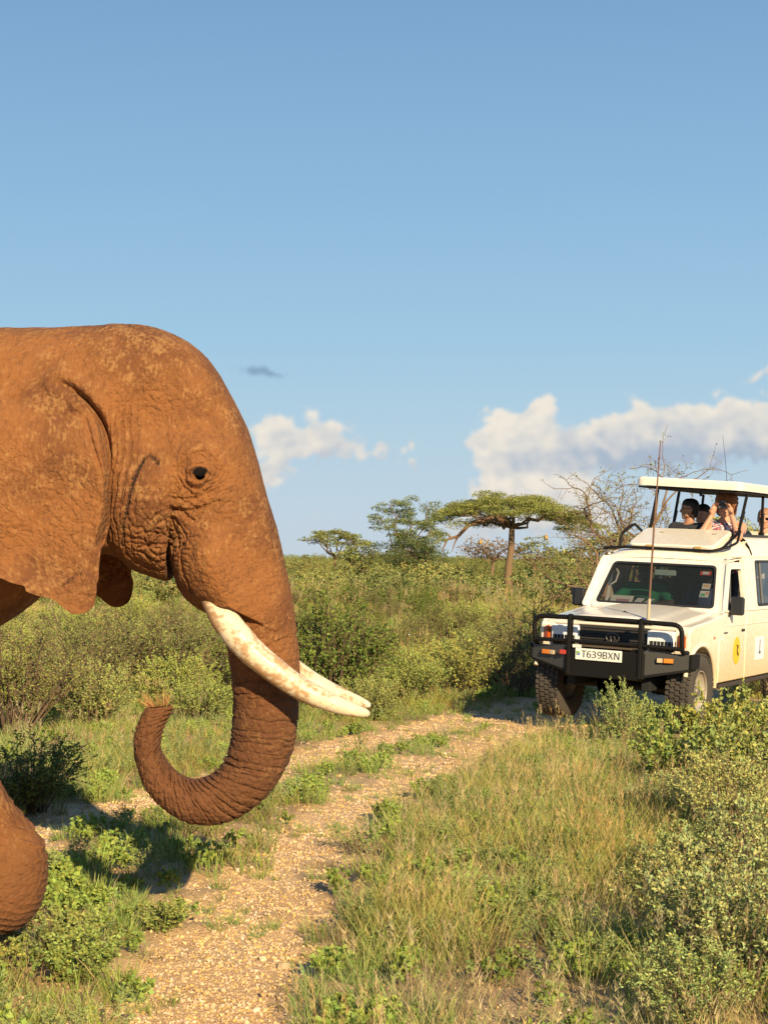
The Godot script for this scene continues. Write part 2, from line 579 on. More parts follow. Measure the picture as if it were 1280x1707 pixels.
func grain(side: int, sd: int, dark: Color, light: Color) -> ImageTexture:
	var im: Image = noise(0.05, sd, 5).get_seamless_image(side, side, false, false, 0.15, true)
	im.convert(Image.FORMAT_L8)
	var d := im.get_data()
	var out := PackedByteArray()
	out.resize(d.size() * 3)
	for k in d.size():
		var c := dark.lerp(light, smoothstep(0.2, 0.8, d[k] / 255.0)).linear_to_srgb()
		out[k * 3] = int(c.r * 255); out[k * 3 + 1] = int(c.g * 255); out[k * 3 + 2] = int(c.b * 255)
	return ImageTexture.create_from_image(Image.create_from_data(side, side, false, Image.FORMAT_RGB8, out))
# ---------------------------------------------------------------- elephant
# The outline is drawn on a sketch grid whose unit is 2.852 mm in the animal's middle plane; sk() turns sketch units into metres.
# Its origin is the ground point under the brow; the animal faces +x, its left side... shows towards +z.
const UNIT := 7.7 / 2700.0
func sk(x: float, y: float, z := 0.0) -> Vector2:
	var k := (7.7 - z) / 2700.0
	return Vector2((x - 640.0) * k, EYE + (935.0 - y) * k)

var skin_n1 := noise(2.2, 41, 4)
var skin_n2 := noise(9.0, 42, 3)
var skin_n3 := noise(45.0, 43, 2)
var crack_a := cells(19.0, 44)
var crack_b := cells(38.0, 45)
var warp_n := noise(6.0, 46, 2)
var warp_f := noise(22.0, 47, 2)

func groove(d: float, w: float) -> float: return exp(-d * d / (w * w))

# distance from p to a polyline given in sketch units (p too), and the fraction along it
func line_at(p: Vector2, line: PackedVector2Array) -> float:
	return seg_dist(p, line)

var crease_temple := PackedVector2Array([Vector2(262, 772), Vector2(255, 760), Vector2(248, 758), Vector2(238, 768), Vector2(230, 785), Vector2(222, 805), Vector2(216, 830), Vector2(208, 860), Vector2(203, 885), Vector2(197, 910)])
var eyelid_up := [PackedVector2Array([Vector2(283, 785), Vector2(300, 774), Vector2(316, 758), Vector2(332, 752), Vector2(347, 756), Vector2(358, 768)]), PackedVector2Array([Vector2(292, 786), Vector2(310, 776), Vector2(326, 773), Vector2(344, 774), Vector2(350, 785)]), PackedVector2Array([Vector2(300, 773), Vector2(318, 762), Vector2(334, 760), Vector2(350, 768), Vector2(356, 782)])]
var eyelid_low := [PackedVector2Array([Vector2(306, 793), Vector2(311, 806), Vector2(322, 814), Vector2(336, 812), Vector2(346, 801), Vector2(348, 792)]), PackedVector2Array([Vector2(313, 789), Vector2(319, 797), Vector2(329, 800), Vector2(338, 798)]), PackedVector2Array([Vector2(298, 800), Vector2(306, 815), Vector2(322, 823), Vector2(342, 820), Vector2(356, 806)])]
var face_folds := [
	PackedVector2Array([Vector2(277, 832), Vector2(300, 832), Vector2(322, 829), Vector2(345, 822), Vector2(362, 812)]),
	PackedVector2Array([Vector2(268, 845), Vector2(286, 849), Vector2(312, 850), Vector2(340, 844), Vector2(362, 832)]),
	PackedVector2Array([Vector2(258, 858), Vector2(276, 851), Vector2(292, 849), Vector2(306, 855), Vector2(320, 866)]),
	PackedVector2Array([Vector2(262, 872), Vector2(278, 862), Vector2(290, 864), Vector2(300, 878), Vector2(306, 896)]),
	PackedVector2Array([Vector2(284, 866), Vector2(290, 882), Vector2(292, 900), Vector2(293, 915)]),
	PackedVector2Array([Vector2(222, 890), Vector2(246, 886), Vector2(266, 888), Vector2(276, 894)]),
	PackedVector2Array([Vector2(226, 912), Vector2(244, 908), Vector2(262, 908), Vector2(276, 906)]),
	PackedVector2Array([Vector2(228, 918), Vector2(238, 930), Vector2(254, 938), Vector2(276, 934)]),
	PackedVector2Array([Vector2(236, 898), Vector2(242, 915), Vector2(256, 928), Vector2(276, 922)]),
	PackedVector2Array([Vector2(200, 925), Vector2(214, 938), Vector2(236, 948), Vector2(262, 950), Vector2(278, 946)]),
	PackedVector2Array([Vector2(300, 905), Vector2(296, 930), Vector2(300, 962), Vector2(312, 990)])]
var scratches := [PackedVector2Array([Vector2(425, 938), Vector2(470, 906)]), PackedVector2Array([Vector2(440, 947), Vector2(482, 921)]), PackedVector2Array([Vector2(405, 882), Vector2(438, 856)]), PackedVector2Array([Vector2(430, 967), Vector2(474, 942)]), PackedVector2Array([Vector2(445, 1003), Vector2(486, 978)]), PackedVector2Array([Vector2(395, 925), Vector2(420, 900)]), PackedVector2Array([Vector2(168, 596), Vector2(164, 640)]), PackedVector2Array([Vector2(186, 600), Vector2(180, 652)]), PackedVector2Array([Vector2(204, 622), Vector2(196, 676)]), PackedVector2Array([Vector2(226, 652), Vector2(217, 684)]), PackedVector2Array([Vector2(239, 655), Vector2(234, 680)]), PackedVector2Array([Vector2(148, 610), Vector2(150, 650)]), PackedVector2Array([Vector2(212, 590), Vector2(208, 618)])]
var ear_front := PackedVector2Array([Vector2(94, 634), Vector2(118, 648), Vector2(142, 668), Vector2(160, 690), Vector2(172, 715), Vector2(180, 745), Vector2(185, 790), Vector2(184, 830), Vector2(178, 870), Vector2(168, 905)])
var trunk_rings := PackedFloat32Array()

func skin_colour(p: Vector3, dust: float) -> Color:
	var a := skin_n1.get_noise_3dv(p)
	var d := skin_n2.get_noise_3dv(p)
	var e := skin_n3.get_noise_3dv(p) * 0.7 + skin_n3.get_noise_3d(p.x * 1.6, p.y * 0.45, p.z) * 0.6
	var c := Color(0.226, 0.086, 0.0225).lerp(Color(0.142, 0.050, 0.0135), clampf(0.5 + a * 1.7, 0.0, 1.0))
	c = c.lerp(Color(0.320, 0.158, 0.053), clampf((a * 0.8 + d * 0.9 + e * 1.3 - 0.17 + dust) * 0.9, 0.0, 0.7))
	return c.lerp(Color(0.090, 0.031, 0.010), clampf((-d * 0.6 - e * 0.9 - 0.16) * 0.9, 0.0, 0.5))

# upper and lower outline of neck, head and trunk in sketch units, half width in metres, roundness of the section
func outline() -> Array:
	return [
		[-420, 640, -420, 1000, 0.36], [-260, 580, -260, 1060, 0.46], [-110, 551, -90, 1080, 0.49], [0, 549, 20, 1030, 0.47], [95, 549, 100, 965, 0.44], [165, 546, 160, 925, 0.415],
		[200, 544, 197, 929, 0.405], [240, 545, 222, 948, 0.395], [279, 555, 244, 957, 0.39], [316, 572, 268, 965, 0.38], [343, 596, 282, 966, 0.37], [352, 606, 284, 950, 0.365],
		[360, 617, 275, 905, 0.36], [370, 631, 286, 925, 0.355], [382, 652, 293, 955, 0.35], [398, 682, 301, 982, 0.34], [415, 720, 313, 999, 0.325], [429, 765, 328, 1011, 0.305], [438, 800, 339, 1017, 0.285],
		[449, 840, 347, 1022, 0.262], [461, 880, 356, 1030, 0.243], [473, 930, 365, 1042, 0.225], [483, 970, 372, 1056, 0.210], [490, 1010, 377, 1075, 0.198], [495, 1050, 381, 1093, 0.188], [499, 1095, 385, 1118, 0.178],
		[501, 1138, 387, 1146, 0.172], [499, 1180, 388, 1175, 0.167], [496, 1213, 387, 1203, 0.162], [491, 1244, 385, 1229, 0.156], [481, 1273, 379, 1254, 0.150], [466, 1301, 369, 1274, 0.143],
		[445, 1328, 354, 1289, 0.136], [420, 1350, 340, 1296, 0.130], [395, 1365, 326, 1299, 0.125], [368, 1374, 313, 1297, 0.120], [340, 1376, 301, 1291, 0.115], [311, 1371, 290, 1282, 0.110],
		[284, 1357, 281, 1272, 0.105], [260, 1337, 273, 1259, 0.100], [241, 1311, 268, 1246, 0.094], [229, 1281, 269, 1232, 0.088], [223, 1252, 273, 1217, 0.083], [225, 1222, 279, 1203, 0.078], [233, 1198, 286, 1190, 0.073], [242, 1182, 290, 1178, 0.066]]

func make_head(b: MB) -> Array:
	var st := outline()
	var fp := PackedVector2Array()
	var bp := PackedVector2Array()
	var wl := []
	for o in st:
		fp.push_back(Vector2(o[0], o[1])); bp.push_back(Vector2(o[2], o[3])); wl.append(o[4])
	# even spacing along the mean of both outlines
	var ts := PackedFloat32Array()
	var t := 0.0
	while t < st.size() - 1:
		ts.push_back(t)
		var k := int(t)
		var len := maxf(fp[k].distance_to(fp[k + 1]), bp[k].distance_to(bp[k + 1]) * 0.8)
		t += (1.45 if t > 4.0 else 6.0) / maxf(len, 4.0)
	var rows := ts.size()
	var half := 230
	var rest := 60
	var cols := half + rest
	# ring wrinkles of the trunk, at uneven steps
	var rg := RandomNumberGenerator.new()
	rg.seed = 5
	var rt := 20.5
	while rt < st.size() - 1.0:
		trunk_rings.push_back(rt)
		rt += rg.randf_range(0.24, 0.72) if rt > 25.0 else rg.randf_range(0.5, 1.1)
	var ring_at := 0
	for r in rows:
		t = ts[r]
		var f := spline(fp, t)
		var q := spline(bp, t)
		var w := lerp_list(wl, t)
		var fm := sk(f.x, f.y)
		var qm := sk(q.x, q.y)
		var mid := (fm + qm) * 0.5
		var ax := (fm - qm) * 0.5
		var is_trunk := smoothstep(19.0, 25.0, t)
		var pc := lerpf(0.86, 1.0, is_trunk)
		var ps := lerpf(0.72, 0.95, is_trunk)
		while ring_at < trunk_rings.size() - 1 and trunk_rings[ring_at + 1] < t - 0.6: ring_at += 1
		for k in cols:
			var a := (PI * k / half) if k < half else (PI + PI * (k - half) / rest)
			var ca := cos(a); var sa := sin(a)
			var e := signf(ca) * pow(absf(ca), pc)
			var s := signf(sa) * pow(absf(sa), ps)
			var xy := mid + ax * e
			var z := w * s
			var az := absf(z)
			var flat := absf(s)                # how far round to the side: relief works along z there
			var u := Vector2(xy.x / (UNIT * 0.945) + 640.0, 935.0 - (xy.y - EYE) / (UNIT * 0.945))   # sketch units at the depth of the near cheek
			var dz := 0.0
			var dr := 0.0
			var col_dark := 0.0
			var dust := 0.0
			var p3 := Vector3(xy.x, xy.y, z)
			if t > 3.0 and t < 27.0:
				# large forms: temple hollow, brow, cheek bone, tusk sheath, jaw
				dz -= 0.055 * groove(u.distance_to(Vector2(250, 700)), 60.0)
				dz -= 0.035 * groove((u - Vector2(340, 690)).length(), 45.0)
				dz += 0.045 * groove((u - Vector2(335, 745)).length(), 34.0)
				dz += 0.04 * groove(u.distance_to(Vector2(330, 800)), 55.0)
				dz += 0.055 * groove(u.distance_to(Vector2(235, 840)), 60.0)
				dz -= 0.035 * groove(u.distance_to(Vector2(285, 895)), 26.0)
				dz += 0.03 * groove(u.distance_to(Vector2(250, 915)), 35.0)
				var sheath := PackedVector2Array([Vector2(345, 870), Vector2(352, 930), Vector2(362, 985), Vector2(372, 1012)])
				var hem := 1016.0 + maxf(u.x - 378.0, 0.0) * 0.55 + maxf(350.0 - u.x, 0.0) * -0.2
				dz += 0.115 * groove(seg_dist(u, sheath), 48.0) * (1.0 - smoothstep(hem - 3.0, hem + 3.0, u.y)) * smoothstep(840.0, 960.0, u.y)
				# edge of the cheek above the ear slit
				dz += 0.02 * groove(seg_dist(u, ear_front) - 14.0, 12.0)
				dz -= 0.07 * groove(seg_dist(u, ear_front) + 2.0, lerpf(7.5, 2.2, smoothstep(690.0, 790.0, u.y))) * smoothstep(92.0, 140.0, u.x + skin_n2.get_noise_2d(xy.x, xy.y) * 6.0)
			if t > 3.5 and t < 26.0 and sa > -0.2:
				var uw := u + Vector2(warp_n.get_noise_2d(xy.x, xy.y), warp_n.get_noise_2d(xy.x + 9.0, xy.y)) * 3.0 + Vector2(warp_f.get_noise_2d(xy.x, xy.y), warp_f.get_noise_2d(xy.x + 9.0, xy.y)) * 1.3
				# dark weeping streak of the temple gland, ragged with stuck hairs
				var uj := uw + Vector2(skin_n3.get_noise_2d(xy.x * 1.6, xy.y * 1.6), skin_n3.get_noise_2d(xy.x * 1.6 + 7.0, xy.y * 1.6)) * 2.2
				var dl := seg_dist(uj, crease_temple)
				var rag := skin_n3.get_noise_2d(xy.x * 0.35, xy.y * 3.4)
				var thick := 1.0 + 1.1 * groove(u.y - 795.0, 40.0) + 7.0 * maxf(0.0, rag - 0.12) * groove(u.y - 800.0, 55.0)
				dz -= 0.012 * groove(dl, 2.2)
				col_dark = maxf(col_dark, 1.0 - smoothstep(thick * 0.7, thick * 1.5, dl))
				var ey := (uw - Vector2(331, 785))
				if ey.length() < 75.0:
					for l in eyelid_up: dz -= 0.011 * groove(seg_dist(uw, l), 1.5)
					for l in eyelid_low: dz -= 0.011 * groove(seg_dist(uw, l), 1.6)
					dz += 0.020 * groove(ey.length() - 15.0, 9.0)
					dz += 0.012 * groove(seg_dist(u, PackedVector2Array([Vector2(312, 782), Vector2(324, 775), Vector2(340, 776), Vector2(349, 783)])), 4.0)
					dz += 0.012 * groove(seg_dist(u, PackedVector2Array([Vector2(314, 800), Vector2(324, 806), Vector2(336, 805), Vector2(345, 797)])), 4.5)
					dz -= 0.055 * (1.0 - smoothstep(0.8, 1.05, Vector2((ey.x - 1.0) / 11.5, (ey.y - 1.5) / 4.0 + ey.x * 0.02).length()))
					# fine concentric crinkles round the eye
					dz -= 0.0055 * smoothstep(0.1, 1.0, sin(Vector2(ey.x * 0.9, ey.y * 1.25).length() * 0.95 + warp_n.get_noise_2d(xy.x, xy.y) * 3.0)) * groove(ey.length() - 34.0, 16.0) * smoothstep(-22.0, 10.0, ey.y - absf(ey.x) * 0.1)
				for l in face_folds: dz -= 0.017 * groove(seg_dist(uw, l), 1.8)
				# crinkled plates of the cheek, mouth and jaw
				var cheek := maxf(groove(u.distance_to(Vector2(262, 900)), 60.0), 0.8 * groove((u - Vector2(318, 838)).length(), 42.0))
				cheek = maxf(cheek, 0.35 * groove(u.distance_to(Vector2(220, 820)), 70.0))
				if cheek > 0.05:
					var wx := xy.x + warp_n.get_noise_2d(xy.x, xy.y) * 0.03
					var wy := xy.y * 1.25 + warp_n.get_noise_2d(xy.x + 5.0, xy.y) * 0.03
					var cr := crack_a.get_noise_2d(wx, wy) + 1.0
					dz -= 0.016 * cheek * groove(cr, 0.11)
					dz += 0.004 * cheek * smoothstep(0.0, 0.5, cr)
					dz -= 0.007 * cheek * groove(crack_b.get_noise_2d(wx, wy) + 1.0, 0.13)
				# long upright creases behind the cheek and over the forehead
				var behind := groove(u.x - 200.0 + (u.y - 700.0) * 0.05, 34.0) * smoothstep(640.0, 720.0, u.y) * (1.0 - smoothstep(900.0, 940.0, u.y))
				if behind > 0.05:
					dz -= 0.012 * behind * smoothstep(0.45, 0.95, sin((uw.x + (uw.y - 800.0) * 0.10) * 0.55 + warp_n.get_noise_2d(xy.x * 0.4, xy.y * 0.4) * 5.0))
				dust += 0.45 * groove(u.distance_to(Vector2(369, 752)), 8.0) + 0.3 * groove(u.distance_to(Vector2(140, 655)), 14.0)
				dust += 0.10 * smoothstep(620.0, 560.0, u.y)
				for l in scratches: dust += 0.5 * groove(seg_dist(uw, l), 1.3)
			# rings round the trunk
			if t > 19.5:
				var wob := warp_n.get_noise_2d(xy.x * 0.8, z * 1.4 + 3.0) * 0.14 + warp_f.get_noise_2d(a * 0.05, t) * 0.1
				var tt := t + wob - (0.5 * (1.0 - smoothstep(20.0, 26.0, t)) * e)
				var g := 0.0
				for m in range(maxi(ring_at - 2, 0), mini(ring_at + 7, trunk_rings.size())):
					var dd := tt - trunk_rings[m]
					var keep := clampf(0.7 + 1.0 * warp_n.get_noise_2d(m * 3.7, a * 0.12), 0.05, 1.0)
					g += keep * groove(dd, 0.075 if dd < 0.0 else 0.035)
				var amp := lerpf(0.003, 0.011, smoothstep(21.0, 28.0, t)) * lerpf(1.0, 0.55, smoothstep(36.0, 45.0, t))
				dr -= amp * minf(g, 1.2)
				dr += amp * 0.35 * sin((tt - trunk_rings[ring_at]) * 9.0) * 0.3
				# crossways crinkles on the inner bend
				dr -= 0.0028 * is_trunk * groove(crack_b.get_noise_2d(tt * 0.07, a * 0.05) + 1.0, 0.22)
				if e < -0.55 and t > 30.0: dr += 0.006 * sin(tt * 11.0)
			# fine skin everywhere
			var fine := skin_n3.get_noise_3dv(p3) * 0.0014 + skin_n2.get_noise_3dv(p3) * 0.0035 + skin_n1.get_noise_3dv(p3) * 0.009 * (1.0 - is_trunk)
			dr += fine
			var out2 := ax.normalized() * e
			var nrm := Vector3(out2.x * (1.0 - 0.8 * flat), out2.y * (1.0 - 0.8 * flat), s).normalized()
			p3 += nrm * dr
			p3.z += dz * signf(s) * smoothstep(0.25, 0.75, flat)
			var c := skin_colour(p3, dust - 0.22 * is_trunk)
			c = c.lerp(Color(0.090, 0.036, 0.015), smoothstep(23.0, 28.0, t) * 0.55)
			if col_dark > 0.02: c = c.lerp(Color(0.03, 0.012, 0.006), minf(col_dark * 1.5, 0.95))
			b.col = c
			b.vert(p3, Vector3.ZERO)
	b.sheet(0, rows, cols, true)
	# close the tip: a hollow with the two nostrils' rim
	var last := (rows - 1) * cols
	var centre := Vector3.ZERO
	for k in cols: centre += b.v[last + k]
	centre /= cols
	var back := (centre - Vector3(0.0, 0.05, 0.0))
	var prev := last
	for lay in 3:
		var s0 := b.v.size()
		b.col = Color(0.20, 0.08, 0.035).lerp(Color(0.07, 0.025, 0.012), lay / 2.0)
		for k in cols:
			var rim := b.v[last + k]
			var up := Vector3(0, 0.012, 0) if lay == 0 else Vector3.ZERO
			var target := centre if lay < 1 else back
			b.vert(rim.lerp(target, [0.18, 0.5, 0.99][lay]) + up, Vector3.ZERO)
		for k in cols:
			var k2 := (k + 1) % cols
			b.i.append_array(PackedInt32Array([prev + k, prev + k2, s0 + k, prev + k2, s0 + k2, s0 + k]))
		prev = s0
	b.smooth_from(0, 0)
	return [rows, cols, half]

func make_elephant() -> void:
	var root := thing("elephant", "large bull elephant coated in red dust, walking right with its trunk curled up", "elephant", Transform3D(Basis.IDENTITY, Vector3(0, 0, FAR_SIDE)))
	var b := MB.new()
	var dims := make_head(b)
	# height map of the near side, to lay the ear on
	var g := 0.02
	var gx0 := -3.4
	var gy0 := 0.4
	var gw := 190
	var ghh := 150
	var hm := PackedFloat32Array()
	hm.resize(gw * ghh)
	hm.fill(-9.0)
	for q in b.v:
		if q.z < 0.0: continue
		var x := int((q.x - gx0) / g)
		var y := int((q.y - gy0) / g)
		if x >= 0 and y >= 0 and x < gw and y < ghh: hm[y * gw + x] = maxf(hm[y * gw + x], q.z)
	# torso and legs
	var skin := vmat(0.93)
	bumpy(skin, relief(1536, [[cells(0.052, 51), 0.45, 0.45], [noise(0.06, 52, 4), 0.33, 1.0], [cells(0.12, 53), 0.2, 0.6]]), 1.9, 0.3)
	var n0 := b.v.size()
	var j := func(x: float, y: float, z: float) -> Vector3: return Vector3(x, y, z)
	var bones := [
		[Vector3(-2.25, 2.0, 0), Vector3(-3.2, 1.92, 0), 0.56, 0.80], [Vector3(-3.2, 1.92, 0), Vector3(-4.2, 1.90, 0), 0.82, 0.76], [Vector3(-4.2, 1.92, 0), Vector3(-4.65, 1.75, 0), 0.72, 0.60],
		[Vector3(-2.35, 2.3, 0), Vector3(-4.3, 2.35, 0), 0.42, 0.40],
		# near foreleg bent at the wrist
		[Vector3(-2.25, 1.75, 0.38), Vector3(-2.27, 1.25, 0.40), 0.34, 0.27], [Vector3(-2.27, 1.25, 0.40), Vector3(-2.06, 0.95, 0.39), 0.25, 0.21],
		# far foreleg planted
		[Vector3(-2.35, 1.75, -0.38), Vector3(-2.50, 1.05, -0.40), 0.34, 0.24], [Vector3(-2.50, 1.05, -0.40), Vector3(-2.55, 0.55, -0.40), 0.22, 0.17], [Vector3(-2.55, 0.55, -0.40), Vector3(-2.58, 0.14, -0.40), 0.17, 0.18], [Vector3(-2.58, 0.16, -0.40), Vector3(-2.52, 0.15, -0.40), 0.19, 0.19],
		# hind legs
		[Vector3(-4.35, 1.7, 0.36), Vector3(-4.15, 1.05, 0.38), 0.42, 0.28], [Vector3(-4.15, 1.05, 0.38), Vector3(-4.42, 0.5, 0.38), 0.25, 0.17], [Vector3(-4.42, 0.5, 0.38), Vector3(-4.36, 0.15, 0.38), 0.17, 0.19],
		[Vector3(-4.4, 1.7, -0.36), Vector3(-4.35, 1.05, -0.38), 0.42, 0.28], [Vector3(-4.35, 1.05, -0.38), Vector3(-4.75, 0.5, -0.38), 0.25, 0.17], [Vector3(-4.75, 0.5, -0.38), Vector3(-4.72, 0.15, -0.38), 0.17, 0.19],
		# tail
		[Vector3(-5.15, 2.0, 0), Vector3(-5.35, 1.5, 0), 0.10, 0.05], [Vector3(-5.35, 1.5, 0), Vector3(-5.40, 0.9, 0), 0.05, 0.035]]
	flesh(b, bones, 0.028, 0.16)
	flesh(b, [[Vector3(-2.24, 1.20, 0.40), Vector3(-1.73, 0.44, 0.38), 0.245, 0.172], [Vector3(-1.73, 0.44, 0.38), Vector3(-1.742, 0.315, 0.38), 0.172, 0.172], [Vector3(-1.742, 0.315, 0.38), Vector3(-2.10, 0.20, 0.38), 0.168, 0.150], [Vector3(-2.10, 0.20, 0.38), Vector3(-2.16, 0.25, 0.38), 0.170, 0.165]], 0.008, 0.12)
	for k in range(n0, b.v.size()):
		var p := b.v[k]
		var wr := groove(crack_a.get_noise_3d(p.x * 0.8, p.y * 1.2, p.z * 0.8) + 1.0, 0.18)
		var ring := 0.0
		if p.y < 0.75: ring = smoothstep(0.55, 0.98, sin(p.y * 150.0 + warp_n.get_noise_3dv(p * 0.35) * 6.0 + p.x * 62.0)) * clampf(0.55 + warp_n.get_noise_3dv(p * 0.6) * 1.3, 0.05, 1.0)
		b.v[k] = p - b.n[k] * (wr * 0.010 * smoothstep(0.7, 0.9, p.y) * (1.0 - smoothstep(1.8, 2.3, p.y)) + ring * 0.009)
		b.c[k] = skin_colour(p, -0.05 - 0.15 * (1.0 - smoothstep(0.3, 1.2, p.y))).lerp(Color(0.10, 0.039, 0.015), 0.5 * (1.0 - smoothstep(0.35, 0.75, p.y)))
	b.smooth_from(0, 0)
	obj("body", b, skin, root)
	# toe nails
	for f in [Vector3(-2.12, 0.13, 0.38), Vector3(-2.55, 0.06, -0.40), Vector3(-4.34, 0.06, 0.38), Vector3(-4.70, 0.06, -0.38)]:
		for k in 3:
			var nb := MB.new()
			nb.col = Color(0.30, 0.20, 0.12)
			var an := (k - 1) * 0.65
			nb.ball(f + Vector3(cos(an) * 0.185, 0.0, sin(an) * 0.185), Vector3(0.028, 0.045, 0.05), 6, 8, Basis(Vector3.UP, -an))
			obj("toenail", nb, vmat(0.6), root)
	make_ear(root, skin, hm, gx0, gy0, g, gw, ghh, 1.0)
	make_ear(root, skin, hm, gx0, gy0, g, gw, ghh, -1.0)
	make_tusk(root, 1.0)
	make_tusk(root, -1.0)
	make_eye(root, b, 1.0)
	make_eye(root, b, -1.0)
	# tail tuft
	var tb := MB.new()
	tb.col = Color(0.05, 0.03, 0.02)
	var rg := RandomNumberGenerator.new()
	rg.seed = 77
	for k in 40:
		var o := Vector3(rg.randf_range(-0.03, 0.03), 0, rg.randf_range(-0.03, 0.03))
		tb.tube(PackedVector3Array([Vector3(-5.40, 0.92, 0) + o * 0.4, Vector3(-5.41, 0.75, 0) + o, Vector3(-5.42, 0.55, 0) + o * 1.8]), [0.004, 0.003, 0.001], 3, false)
	obj("tail_tuft", tb, vmat(0.7), root)

func make_ear(root: Node3D, skin: Material, hm: PackedFloat32Array, gx0: float, gy0: float, g: float, gw: int, ghh: int, side: float) -> void:
	var pts := [Vector2(94, 634), Vector2(118, 650), Vector2(141, 671), Vector2(158, 694), Vector2(170, 720), Vector2(177, 750), Vector2(182, 790), Vector2(182, 830), Vector2(176, 870), Vector2(167, 910), Vector2(163, 950), Vector2(163, 985), Vector2(157, 1010), Vector2(143, 1021), Vector2(126, 1023), Vector2(115, 1018), Vector2(104, 1009), Vector2(94, 1001), Vector2(83, 996), Vector2(64, 992), Vector2(47, 985), Vector2(44, 977), Vector2(24, 972), Vector2(0, 962), Vector2(-40, 946), Vector2(-90, 920), Vector2(-150, 880), Vector2(-220, 820), Vector2(-290, 740), Vector2(-335, 660), Vector2(-350, 600), Vector2(-330, 560), Vector2(-280, 545), Vector2(-200, 556), Vector2(-110, 572), Vector2(-40, 590), Vector2(20, 606), Vector2(60, 618)]
	var loop := PackedVector2Array()
	for p in pts: loop.push_back(sk(p.x, p.y, 0.5))
	loop.push_back(loop[0])
	var rim := PackedVector2Array()
	for k in pts.size():
		var a := loop[k]
		var nb: int = maxi(2, int(a.distance_to(loop[k + 1]) / 0.011))
		for s in nb:
			rim.push_back(spline(loop, k + float(s) / nb))
	var m := rim.size()
	var c0 := sk(10, 800, 0.5)
	var crease := PackedVector2Array()
	for p in ear_front: crease.push_back(sk(p.x, p.y, 0.45))
	var top := PackedVector2Array([sk(-330, 560, 0.5), sk(-200, 556, 0.5), sk(-40, 590, 0.5), sk(20, 606, 0.5), sk(94, 634, 0.5)])
	var folds := [PackedVector2Array([sk(137, 690, 0.5), sk(150, 730, 0.5), sk(165, 775, 0.5), sk(176, 815, 0.5), sk(178, 840, 0.5)])]
	var b := MB.new()
	var rings := 110
	for face_ in 2:
		var b0 := b.v.size()
		var i0 := b.i.size()
		for r in rings:
			var t := 1.0 - pow(1.0 - r / (rings - 1.0), 1.5)
			for k in m:
				var p := c0.lerp(rim[k], maxf(t, 0.002))
				# the skull and neck under the ear
				var hx := clampf((p.x - gx0) / g, 1.0, gw - 3.0)
				var hy := clampf((p.y - gy0) / g, 1.0, ghh - 3.0)
				var under := 0.0
				var wsum := 0.0
				for dy in range(-2, 4):
					for dx in range(-2, 4):
						var xx := clampi(int(hx) + dx, 0, gw - 1)
						var yy := clampi(int(hy) + dy, 0, ghh - 1)
						var wgt := exp(-(pow(xx + 0.5 - hx, 2) + pow(yy + 0.5 - hy, 2)) * 0.25)
						var hz := hm[yy * gw + xx]
						if hz > -1.0: under += hz * wgt; wsum += wgt
				under = under / wsum if wsum > 0.01 else 0.42
				var low := smoothstep(1.95, 1.65, p.y)
				under = lerpf(under, maxf(under, 0.46), low)
				under = maxf(under, lerpf(0.40, 0.84, smoothstep(-1.95, -2.75, p.x)) * smoothstep(2.75, 2.45, p.y))
				var dc := seg_dist(p, crease)
				var dt := seg_dist(p, top)
				var lift := lerpf(-0.05, 0.075, smoothstep(0.0, 0.36, dt))
				if p.x > -2.0: lift = minf(lift, lerpf(-0.03, 0.08, smoothstep(0.0, lerpf(0.03, 0.09, smoothstep(2.45, 2.62, p.y)), dc)))
				var z := under + lift
				z += 0.02 * warp_n.get_noise_2d(p.x * 0.25, p.y * 0.25) + 0.05 * low * sin(p.x * 7.0 + 1.0) * smoothstep(1.75, 1.4, p.y) * 0.6
				for f in folds: z -= 0.016 * groove(seg_dist(p, f), 0.008)
				var p3 := Vector3(p.x, p.y, z)
				z += skin_n2.get_noise_3dv(p3) * 0.004 + skin_n3.get_noise_3dv(p3) * 0.0014
				var thick := lerpf(0.012, 0.03, smoothstep(0.0, 0.2, 1.0 - t))
				if face_ == 1: z -= thick * (1.0 if t < 0.999 else 0.6)
				b.col = skin_colour(p3, 0.02 + 0.35 * groove(p.distance_to(sk(122, 705, 0.5)), 0.045) + 0.25 * groove(p.distance_to(sk(62, 646, 0.5)), 0.03))
				b.vert(Vector3(p.x, p.y, z * side), Vector3.ZERO)
		b.sheet(b0, rings, m, true)
	# rim between the two faces
	var e0 := (rings - 1) * m
	var e1 := e0 + rings * m
	for k in m:
		var k2 := (k + 1) % m
		b.i.append_array(PackedInt32Array([e0 + k, e1 + k, e0 + k2, e0 + k2, e1 + k, e1 + k2]))
	b.smooth_from(0, 0)
	var o := obj("ear", b, skin, root)

